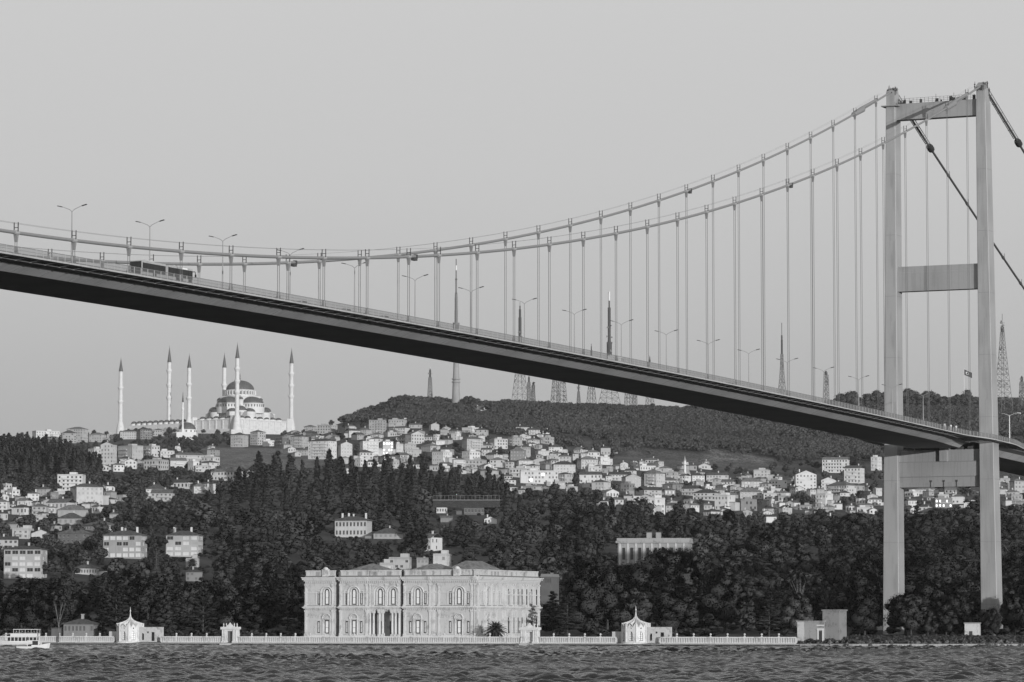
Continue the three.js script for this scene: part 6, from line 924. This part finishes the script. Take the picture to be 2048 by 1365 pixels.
const MT = [ // kind, x, base y or null, Z, height in px, width factor, tone, label
  ['gum', 116, 1095, 118, .8, 2, 'tall open tree with pale forked stems behind the left sea wall'], ['cedar', 232, 1105, 100, .75, 0, 'dark layered cedar right behind the left pavilion'], ['cedar', 205, 1112, 86, .6, 0, 'dark layered cedar just left of the left pavilion'], ['cedar', 405, 1110, 122, .62, 0, 'tall dark cedar behind the wall left of the dark-doored gate'], ['cedar', 505, 1105, 104, .75, 0, 'dark cedar between the dark-doored gate and the palace'], ['conifer', 330, 1108, 118, .9, 1, 'tall dark conifer with bare stem just right of the left pavilion'],
  ['cedar', 1135, 1065, 84, 1.05, 1, 'broad layered cedar with pale stems right of the palace'], ['broad', 1178, 1085, 140, .85, 1, 'tall leafy tree behind the broad cedar right of the palace'], ['cedar', 1538, 1048, 86, .8, 1, 'layered cedar with visible stem behind the wall left of the stone house'], ['umbrella', 1655, 1120, 120, .62, 1, 'pale-stemmed umbrella pine rising behind the stone house'],
  ['broad', 1730, 1050, 98, .85, 0, 'very dark round bush-like tree between stone house and left tower leg'], ['broad', 1822, 1040, 92, .9, 2, 'leafy tree covering the foot of the left tower leg'], ['broad', 1872, 1055, 76, .7, 1, 'round tree just right of the left tower foot'], ['broad', 1985, 1040, 62, .66, 0, 'small dark tree in front of the right tower foot'], ['broad', 2030, 1060, 92, .8, 1, 'leafy tree at the right edge beside the tower foot'], ['broad', 1915, 1075, 92, .8, 1, 'broad tree midway between the two tower feet'],
  ['umbrella', 143, 1560, 62, .85, 0, 'wide umbrella pine with forked stem left of the shuttered block'], ['umbrella', 312, 1750, 66, .8, 0, 'leaning umbrella pine between the twin white blocks'], ['broad', 833, 1850, 62, .95, 0, 'perfectly round dark tree above the small white house'], ['broad', 978, 1560, 62, 1.0, 0, 'dark round tree under the little gabled white house'], ['broad', 1338, 1345, -1088, 1.1, 2, 'big pale broadleaf tree before the half-hidden stone palace'], ['broad', 1292, 1385, -1116, .9, 1, 'round tree before the left half of the half-hidden stone palace'], ['broad', 1372, 1390, -1094, .8, 1, 'tree hiding the right end of the half-hidden stone palace'], ['poplar', 1372, 1250, 150, .9, 2, 'drooping pale broadleaf tree right of the half-hidden stone palace'], ['broad', 1255, 1370, -1120, .8, 1, 'round tree at the left foot of the half-hidden stone palace'], ['conifer', 1275, 1340, 64, .8, 0, 'small dark fir in front of the half-hidden stone palace'],
  ['broad', 1215, 1120, 130, .75, 1, 'large broadleaf tree just left of the right pavilion'], ['broad', 1450, 1110, 120, .95, 1, 'broad dense tree behind the wall midway right of the right pavilion'], ['gum', 1600, 1200, 120, .9, 2, 'pale-leaved open tree above the stone house'], ['broad', 120, 1240, 100, .9, 1, 'big round tree below the flats at the left edge'], ['broad', 42, 1130, 100, .9, 0, 'dark broad tree behind the tour boat'], ['broad', 1893, 1046, 72, .85, 1, 'leafy tree on the bank halfway between the tower feet'], ['broad', 1856, 1043, 66, .8, 1, 'low leafy tree on the bank right of the left tower foot'], ['broad', 2092, 1034, 78, .9, 1, 'tree on the bank just beyond the right edge'], ['broad', 2140, 1030, 84, .95, 1, 'second tree on the bank beyond the right edge'],
];
const mtBoxes = [];
for (const [kind, x, Z, hpx, wide, tone, label] of MT) { const p = gp(x, Z), h = hpx < 0 ? at(x, -hpx, Z).y - p.y : hpx * mpp(Z); mtBoxes.push([...tree(kind, p, h, wide, tone, label), kind]); }
const WT = [[-60, 1172], [0, 1168], [90, 1162], [200, 1124], [300, 1062], [400, 1012], [470, 979], [540, 962], [700, 960], [850, 966], [1000, 984], [1100, 996], [1180, 1006], [1300, 1042], [1400, 1054], [1500, 1068], [1650, 1068], [1760, 1062], [1900, 1048], [2048, 1028], [2200, 1020]];
const woodTop = (x) => { let i = 1; while (i < WT.length - 1 && WT[i][0] < x) i++; return lerp(WT[i - 1][1], WT[i][1], clamp((x - WT[i - 1][0]) / (WT[i][0] - WT[i - 1][0]))); };
const overflow = [];           // trees beyond the first three hundred, joined later
{
  const r = RNG(555), rows = []; for (let Z = 1076; Z < 3000; Z *= 1.036 + .014 * (Z / 2000)) rows.push(Z);
  const cand = [];
  for (const Z of rows) { const sp = (Z < 1500 ? 11.5 : Z < 2100 ? 12.5 : 10.5); for (let X = -Z * .147; X < Z * .147; X += sp * (.8 + .4 * r())) cand.push([X + (r() - .5) * 4, Z + (r() - .5) * Z * .03]); }
  for (const [X, Z] of cand) {
    if (Z < shoreZ(X) + (1024 + X / Z * FPX > 1600 ? 34 : 17)) continue; const p = V(X, ground(X, Z), -Z), [x, y] = px(p); if (x < -40 || x > 2090 || y < woodTop(x)) continue; if (x > 600 && x < 1092 && Z < 1104) continue;
    const conif = smooth(1075, 1010, y) * smooth(400, 470, x) * smooth(1090, 1010, x), q = r(); let kind, h, wide = .9 + .3 * r(), tone = Math.floor(r() * 3.6);
    if (q < conif * .95) { kind = r() < .6 ? 'cypress' : 'conifer'; h = 14 + r() * 13; tone = Math.floor(r() * 1.8); if (kind === 'cypress') wide = 1.1 + .6 * r(); }
    else if (x < 620 && y > 1190) { const w = r(); kind = w < .3 ? 'cedar' : w < .45 ? 'conifer' : 'broad'; h = 11 + r() * 6; tone = Math.floor(r() * 3); if (kind === 'cedar') wide = .7; }
    else { const w = r(); kind = w < .76 ? 'broad' : w < .84 ? 'poplar' : w < .9 ? 'conifer' : w < .95 ? 'cedar' : 'umbrella'; h = (x > 1090 ? 11 : 9.5) + r() * r() * 11; if (kind === 'cedar') wide = .7; if (x > 1640 && y > 1100) tone = Math.floor(r() * 1.9); }
    let bb; const s = h / TH0[kind], k = mpp(Z), hw = TR0[kind] * s * wide / k * .8, test = (hh) => [x - hw * hh / h, y - hh / k, x + hw * hh / h, y, Z];
    while (h > 3 && blocked(test(h))) h *= .8; if (h <= 3.4) { overflow.push(['shrub', p, 2.2 + r(), 1, tone]); continue; } bb = test(h);
    if (mtBoxes.some((b) => b[4] > Z && b[0] + 6 < bb[2] && b[2] - 6 > bb[0] && b[4] - Z < 120 && bb[1] < b[3] - (b[3] - b[1]) * .55)) { if (h > 8) { h *= .5; } }
    overflow.push([kind, p, h, wide, tone]);
  }
  // the ones that show largest become trees of their own
  overflow.sort((a, b) => (b[2] / -b[1].z) - (a[2] / -a[1].z) || a[1].x - b[1].x);
  const own = overflow.splice(0, 300 - treesOut.length); for (const [kind, p, h, wide, tone] of own) tree(kind, p, h, wide, tone);
}
{
  const by = new Map(); for (const t of treesOut) { if (t.label) { t.o.userData.label = t.label; continue; } const k = `${['very dark', 'dark', 'greyish', 'pale'][t.tone]} ${TWORD[t.kind]} ${treeZone(t.x, t.y)}`; (by.get(k) ?? by.set(k, []).get(k)).push(t); }
  for (const [k, l] of by) { l.sort((a, b) => a.x - b.x); l.forEach((t, i) => { t.o.userData.label = l.length === 1 ? k : `${k}, ${ORD[i + 1] ?? 'a later one'} from left`; t.o.userData.group = 'trees of the wooded slope'; }); }
}
function scatter(name, label, geo, mat, list) { // list: [position, sx, sy, turn, shade]
  const o = new THREE.InstancedMesh(geo, mat, list.length), m = new THREE.Matrix4(), c = new THREE.Color(); list.forEach(([p, sx, sy, t, s], i) => { m.compose(p, new THREE.Quaternion().setFromAxisAngle(V(0, 1, 0), t), V(sx, sy, sx)); o.setMatrixAt(i, m); c.setRGB(s, s, s); o.setColorAt(i, c); });
  o.name = numbered(name); o.castShadow = o.receiveShadow = true; o.userData = { label, kind: 'stuff' }; scene.add(o); return o;
}
{
  const r = RNG(808), LM = new THREE.MeshStandardMaterial({ color: 0xffffff, roughness: .95, side: THREE.DoubleSide, vertexColors: true });
  const sh = (a = .024, b = .075) => lerp(a, b, r());
  const cone = crown(Array.from({ length: 9 }, (_, i) => { const y = (i + .5) / 9, q = .24 * (1 - y) ** .6 * (.8 + .4 * r()); return [(r() - .5) * .1, y * .95, (r() - .5) * .1, q + .03, .1, q + .03]; }), r, .03, 44, { slim: .5, lowInner: true, core: .92 });
  const ball = crown(Array.from({ length: 11 }, () => { const a = r() * 6.28, q = Math.sqrt(r()) * .32, y = r(); return [Math.cos(a) * q * (1.1 - y * .6), .3 + .48 * y, Math.sin(a) * q * (1.1 - y * .6), .2, .17, .2]; }), r, .032, 60, { lowInner: true, core: .9 });
  const far = crown(Array.from({ length: 6 }, () => { const a = r() * 6.28, q = Math.sqrt(r()) * .3, y = r(); return [Math.cos(a) * q, .35 + .38 * y, Math.sin(a) * q, .24, .2, .24]; }), r, .04, 36, { lowInner: true, core: .9 });
  const rest = { cone: [], ball: [] };
  for (const [kind, p, h, w, t] of overflow) { const isC = kind === 'cypress' || kind === 'conifer'; rest[isC ? 'cone' : 'ball'].push([p, h * w * (kind === 'cypress' ? .55 : isC ? 1.1 : kind === 'shrub' ? 1.4 : 1.05), h * (isC ? 1 : 1.05), r() * 6, LEAF[t].color.r]); }
  scatter('distant_conifers', 'smaller dark conifers filling the grove below the town', cone, LM, rest.cone); scatter('distant_trees', 'smaller broadleaf trees filling the wooded slope', ball, LM, rest.ball);
  // undergrowth between the park trees
  const ug = []; for (let i = 0; i < 4200; i++) { const Z = 1062 + 1900 * r() ** 1.1, X = (r() - .5) * .3 * Z; if (Z < shoreZ(X) + 12) continue; const p = V(X, ground(X, Z) - .3, -Z), [x, y] = px(p); if (y < woodTop(x) - 4 || (x > 600 && x < 1090 && y > 1240)) continue; const h = 1.6 + 2.4 * r(); if (blocked([x - h / mpp(Z), y - h / mpp(Z), x + h / mpp(Z), y, Z])) continue; ug.push([p, h * 1.9, h, r() * 6, sh(.022, .05)]); }
  scatter('undergrowth', 'dark undergrowth between the trees of the slope', ball, LM, ug);
  // the pine wood on the left, the gardens of the town, the wooded hill behind
  const pw = []; for (let i = 0; i < 520; i++) { const x = lerp(-60, 205, r()), y = lerp(898, 958, r()), lim = 872 + Math.max(0, x - 10) * .34; if (y < lim + 26 * r()) continue; const p = place(x, y); if (!p) continue; const h = 12 + r() * 8; pw.push([p, h * (.75 + .35 * r()), h, r() * 6, sh(.02, .04)]); }
  scatter('pine_wood', 'dense dark pine wood on the slope at the left edge', cone, LM, pw);
  const tg = []; const town = (x, y) => (x < 455 && y > 880) || (x < 1240 && y > 845) || y > 920;
  for (let i = 0; i < 4200; i++) { const x = r() < .3 ? lerp(-20, 460, r()) : lerp(-20, 2070, r()), y = lerp(846, r() < .5 ? 1062 : 1160, r()); if (y > woodTop(x) + 10 || !town(x, y)) continue; if (x > 405 && x < 650 && y > 900 && y < 945) continue; if (x > 1230 && x < 1560 && y < 938 && y > 905) continue; const p = place(x, y); if (!p) continue; const k = mpp(-p.z), h = 4.5 + r() * 5.5, bb = [x - h * .4 / k, y - h / k, x + h * .4 / k, y]; let cov = 0; for (const b of boxes) if (b[4] > -p.z - 2) cov += Math.max(0, Math.min(bb[2], b[2]) - Math.max(bb[0], b[0])) * Math.max(0, Math.min(bb[3], b[3]) - Math.max(bb[1], b[1])); if (cov / ((bb[2] - bb[0]) * (bb[3] - bb[1])) > .28) continue; tg.push([p, h * (.9 + .4 * r()), h, r() * 6, sh()]); }
  scatter('town_greenery', 'small garden trees between the houses of the slopes', ball, LM, tg);
  const hf = []; const HT = [[560, 872], [690, 848], [720, 846], [800, 850], [850, 858], [950, 862], [1000, 872], [1100, 884], [1180, 905], [1240, 912], [1420, 915], [1560, 925], [1640, 920], [1760, 925], [2100, 925]], hb = (x) => { let i = 1; while (i < HT.length - 1 && HT[i][0] < x) i++; return lerp(HT[i - 1][1], HT[i][1], clamp((x - HT[i - 1][0]) / (HT[i][0] - HT[i - 1][0]))); };
  for (let i = 0; i < 90000 && hf.length < 30000; i++) { const Z = lerp(3200, 4900, Math.sqrt(r())), u = lerp(-.066, .16, r()), X = u * Z, p = V(X, ground(X, Z) - .5, -Z), [x, y] = px(p); if (x < 600 || y > hb(x) || (x < 676 && r() < (676 - x) / 60 + .3)) continue; if (x < 745 && Z > 4780 - (745 - x) * 2) continue; if (PATCHES.some(([a, b, z0, z1], q) => q > 0 && x > a + 6 && x < b - 6 && Z > z0 && Z < z1 && r() < .93)) continue; const n = nz1(X / 40, Z / 40), h = 4.5 + 5 * n + 4 * r() * r(); hf.push([p, h * (.75 + .4 * r()), h, r() * 6, lerp(.035, .085, clamp(.15 + .7 * nz1(X / 90 + 3, Z / 90) + .35 * (r() - .5)))]); }
  for (const [x, y, h] of [[788, 814, 15], [800, 812, 14], [812, 815, 12], [870, 818, 12], [938, 816, 17], [950, 818, 13], [1300, 818, 12], [1382, 834, 12], [1398, 836, 16], [1470, 845, 14], [1668, 826, 20], [1682, 824, 26], [1700, 822, 28], [1716, 826, 22], [1744, 826, 20], [1760, 824, 24], [1822, 822, 28], [1838, 822, 24], [1860, 822, 26], [1884, 822, 20], [1922, 822, 22], [1940, 822, 24], [1975, 826, 16], [2020, 826, 14]]) { for (let k = 0; k < 4; k++) { const Z = 4640 + 30 * k, p = gp(x + (r() - .5) * 14, Z); hf.push([p, h * (.8 + .3 * r()) * .9, h * (.75 + .35 * r()), r() * 6, sh(.03, .05)]); } }
  scatter('hill_forest', 'wooded hill under the masts, one dark mass of trees', far, LM, hf);
  // tall grass on the bank under the bridge
  const gb = []; for (let i = 0; i < 900; i++) { const x = lerp(1598, 2090, r()), X0 = (x - 1024) / FPX * 1010, Z = shoreZ(X0) + 5 + r() * 30, X = (x - 1024) / FPX * Z; gb.push([V(X, ground(X, Z) - .15, -Z), 1.6 + r() * 1.4, .7 + r() * 1.1, r() * 6, sh(.05, .12)]); }
  scatter('bank_grass', 'dry grass and low weeds on the bank below the tower', ball, LM, gb);
}
// palms
function palm(x, Z, hpx, wpx, label, tone) {
  const p = gp(x, Z), k = mpp(Z), H = hpx * k, R = wpx * k / 2, o = thing('palm_tree', label, 'palm', p), r = RNG(Math.round(x)), t = new G(), th = H * .56; t.rod(V(0, -1, 0), V(0, th, 0), R * .12, R * .1, 8); mesh('trunk', t, M.bark, o);
  const g = new G(); for (let i = 0; i < 70; i++) { const a = i * 2.399, e = lerp(1.25, -.75, (i / 70) ** .9), L2 = R * (.9 + .25 * r()), n = 6; let prev = null; for (let j = 0; j <= n; j++) { const s = j / n, d = Math.cos(e) * s * L2, y = th + Math.sin(e) * s * L2 - s * s * L2 * .42, w = R * .1 * Math.sin(Math.PI * (.12 + .86 * s)), c = V(Math.cos(a) * d, y, Math.sin(a) * d), q = [c.clone().add(V(-Math.sin(a) * w, -w * .5, Math.cos(a) * w)), c, c.clone().add(V(Math.sin(a) * w, -w * .5, -Math.cos(a) * w))]; if (prev) { g.quad(prev[0], prev[1], q[1], q[0]).quad(prev[1], prev[2], q[2], q[1]); } prev = q; } }
  mesh('frond', g, new THREE.MeshStandardMaterial({ color: new THREE.Color().setRGB(tone, tone, tone), roughness: .8, side: THREE.DoubleSide }), o, { kind: 'stuff' }); 
}
palm(991, 1043, 47, 54, 'stout dark palm in front of the right end of the palace', .03);
palm(383, 1700, 46, 26, 'small palm in front of the white four-storey block', .04);

// ---------------------------------------------------------------- traffic and people on the deck
const axis = Math.PI / 2 - TH;                       // +x of a vehicle points to the far end of the bridge
{
  const t = tAt(270, 11.4, 1.5), o = thing('articulated_bus', 'white articulated bus with dark windows driving along the bridge deck', 'bus', bw(t + 9, 11.4, deckY(t + 9) + .1), axis); o.scale.y = 1.12;
  o.rotation.z = 0; const pitch = Math.atan(-2 * 2.6432e-5 * (t + 9 - TM)); o.rotation.set(0, axis, pitch, 'YXZ');
  const sec = (x0, x1, name) => { const g = new G(); g.box(x0, x1, .35, 1.25, -1.27, 1.27); g.box(x0, x1, 2.72, 3.05, -1.25, 1.25); if (x0 < -5) g.box(x0, x0 + .3, 1.25, 2.72, -1.27, 1.27); mesh(name, g, WALLS[3], o); const w = new G(); w.box(x0 + .13, x1 - .01, 1.25, 2.72, -1.24, 1.24); for (let x = x0 + 1.6; x < x1 - .5; x += 1.5) w.box(x, x + .06, 1.25, 2.72, -1.262, 1.262); mesh('side_window', w, M.glassBus, o); };
  sec(-8.9, -.6, 'rear_body'); sec(.5, 8.9, 'front_body');
  const b = new G(); for (let k = 0; k < 8; k++) b.box(-.6 + k * .1375, -.6 + k * .1375 + .1, .45, 2.95, -1.2 + (k % 2) * .06, 1.2 - (k % 2) * .06); mesh('bellows', b, WALLS[3], o);
  const e = new G(); e.box(-8.95, -8.9, .9, 2.9, -1.2, 1.2); mesh('rear_window', e, M.glassBus, o); const f = new G(); f.box(8.9, 8.95, 1.0, 2.85, -1.2, 1.2); mesh('windscreen', f, M.glassBus, o); const s = new G(); s.box(5.2, 7.0, 2.74, 2.98, 1.25, 1.28); mesh('route_display', s, M.pane, o);
  const d = new G(); for (const [a, c] of [[7.4, 8.6], [3.0, 4.2], [-5, -3.8]]) d.box(a, c, .4, 2.6, 1.26, 1.29); mesh('door', d, M.glassBus, o);
  for (const x of [-6.4, -2.2, 2.2, 6.3]) for (const z of [-1.1, 1.1]) { const w = new G(); w.rod(V(x, .48, z - .15), V(x, .48, z + .15), .48, .48, 12, true); const wh = mesh('wheel', w, M.black, o); const h = new G(); h.rod(V(x, .48, z + Math.sign(z) * .14), V(x, .48, z + Math.sign(z) * .18), .24, .24, 10, true); mesh('hub', h, WALLS[3], wh); }
  const m = new G(); m.tube([V(8.9, 2.6, 1.1), V(9.5, 2.65, 1.4), V(9.6, 2.1, 1.45)], .07, 5); m.cbox(9.6, 1.7, 1.45, .14, .5, .3); mesh('mirror', m, M.black, o); const rf = new G(); rf.box(-7, -4, 3.05, 3.3, -.8, .8); rf.box(3, 5, 3.05, 3.25, -.8, .8); mesh('roof_unit', rf, WALLS[4], o);
}
function carShape(kind) { // side outlines extruded across, wheels and glass as parts
  const o = new THREE.Group(), ex = (pts, w, mat, name, z = 0) => { const s = new THREE.Shape(pts.map(([x, y]) => new THREE.Vector2(x, y))), g = new G(); g.add(new THREE.ExtrudeGeometry(s, { depth: w, bevelEnabled: true, bevelSize: .05, bevelThickness: .05, bevelSegments: 2 }), T(0, 0, -w / 2 + z)); return mesh(name, g, mat, o); };
  if (kind === 'van') { ex([[-2.6, .35], [2.5, .35], [2.6, .9], [2.2, 1.25], [1.6, 2.15], [-2.6, 2.25]], 1.8, M.white, 'body'); ex([[1.05, 1.25], [2.05, 1.25], [1.6, 2.0], [1.05, 2.0]], 1.93, M.glassBus, 'side_window'); }
  else if (kind === 'truck') { ex([[-3.6, .8], [1.6, .8], [1.6, 3.3], [-3.6, 3.3]], 2.2, M.white, 'cargo_box'); ex([[1.75, .4], [3.6, .4], [3.65, 1.4], [3.2, 2.5], [1.75, 2.6]], 2.0, WALLS[3], 'cab'); ex([[2.3, 1.5], [3.45, 1.5], [3.1, 2.35], [2.3, 2.35]], 2.12, M.glassBus, 'side_window'); }
  else { const suv = kind === 'suv', h = suv ? 1.72 : 1.45; ex([[-2.2, .35], [2.2, .35], [2.25, .7], [1.3, .95], [.75, h], [-1.3, h], [-2.1, 1.0], [-2.25, .8]], 1.6, suv ? WALLS[1] : WALLS[3], 'body'); ex([[-1.75, .98], [1.05, .98], [.65, h - .08], [-1.2, h - .08]], 1.72, M.glassBus, 'side_window'); }
  for (const x of kind === 'truck' ? [-2.5, 2.6] : [-1.4, 1.4]) for (const z of [-.78, .78]) { const w = new G(); w.rod(V(x, .34, z - .12), V(x, .34, z + .12), .34, .34, 12, true); mesh('wheel', w, M.black, o); }
  const l = new G(); for (const z of [-.6, .6]) { const g = new G(); g.cbox(2.22, .62, z, .1, .14, .3); mesh('headlight', g, M.pane, o); } return o;
}
const CARS = [[104, 'suv', 6, 'dark off-roader on the bridge left of the bus'], [224, 'sedan', 9.4, 'light saloon car on the bridge just behind the bus'], [604, 'suv', 9.4, 'dark off-roader on the deck below the crossing cables'], [634, 'sedan', 9.4, 'grey saloon car following the dark off-roader'], [690, 'suv', 9.4, 'dark off-roader right of the cable crossing'], [768, 'suv', 9.4, 'dark off-roader on the deck left of the concrete tower'], [1052, 'sedan', 9.4, 'grey saloon car on the deck by the wide-legged mast'], [1232, 'van', 11, 'white van right of the white-tipped mast'], [1392, 'sedan', 9.4, 'grey saloon car alone on the deck far right'], [1458, 'suv', 9.4, 'dark off-roader on the deck near the curved mast']];
for (const [x, kind, off, lab] of CARS) { const t = tAt(x, off, 1), o = carShape(kind), p = bw(t, off, deckY(t) + .03); o.name = numbered({ suv: 'off_road_car', sedan: 'saloon_car', van: 'van', truck: 'box_lorry' }[kind]); o.position.copy(p); o.rotation.set(0, axis, Math.atan(-2 * 2.6432e-5 * (t - TM)), 'YXZ'); tag(o, lab, kind === 'van' ? 'van' : kind === 'truck' ? 'lorry' : 'car', 'vehicles on the bridge deck'); scene.add(o); }
function person(x, off, lab, shirt) { // a small walker: one continuous body, hair and clothing as children
  const t = tAt(x, off, 1), o = thing('person', lab, 'person', bw(t, off, deckY(t) + .02), axis + 2.2), b = new G();
  for (const s of [-1, 1]) { b.tube([V(s * .1, .04, s * .16), V(s * .1, .48, s * .09), V(s * .1, .9, 0)], [.055, .07, .1], 8); b.cbox(s * .1, 0, s * .16 + .06, .1, .08, .26); b.tube([V(s * .2, 1.42, 0), V(s * .26, 1.14, -s * .05), V(s * .25, .9, -s * .02 + .08)], [.06, .05, .035], 7); b.cbox(s * .25, .78, .09, .06, .14, .08); }
  b.lathe(0, 0, [[.15, .86], [.17, .95], [.14, 1.1], [.19, 1.32], [.18, 1.43], [.06, 1.48], [.055, 1.54], [.085, 1.6], [.095, 1.67], [.07, 1.75], [0, 1.78]], 12); mesh('body', b, grey(.3), o);
  const sh = new G(); sh.lathe(0, 0, [[.18, .92], [.19, 1.0], [.165, 1.12], [.205, 1.32], [.19, 1.45], [.07, 1.49]], 12); for (const s of [-1, 1]) sh.tube([V(s * .2, 1.43, 0), V(s * .255, 1.18, -s * .04)], [.075, .07], 7); mesh('shirt', sh, shirt, o); const h = new G(); h.lathe(0, -.01, [[.1, 1.64], [.105, 1.72], [.07, 1.79], [0, 1.81]], 10); mesh('hair', h, M.black, o);
}
person(1890, 17.6, 'person in pale clothes walking on the footway, farthest from the tower leg', WALLS[4]);
person(1902.5, 18, 'person in a white top walking on the footway between two others', M.white);
person(1913, 18.3, 'person in a white top on the footway nearest the right tower leg', M.white);
{ // white lamp post on the approach, right of the tower
  const t = tAt(2020, 14.6, 2), p = bw(t, 14.6, deckY(t)), o = thing('lamp_post', 'white post lamp on the approach deck right of the tower', 'street lamp', p, axis); const g = new G(); g.rod(V(0, 0, 0), V(0, 9.4, 0), .2, .13, 8); mesh('pole', g, M.white, o); const a = new G(); for (const s of [-1, 1]) a.rod(V(0, 9.3, 0), V(0, 9.9, 1.7 * s), .07, .05, 5); mesh('arm', a, M.white, o); for (const s of [-1, 1]) { const h = new G(); h.cbox(0, 9.88, 2 * s, .3, .14, .9); mesh('lamp_head', h, M.lamp, o); }
}

// ---------------------------------------------------------------- draw
scene.traverse((o) => { if (o.isMesh) o.castShadow = o.receiveShadow = true; });
camera.far = 30000; camera.updateProjectionMatrix();
renderer.render(scene, camera);
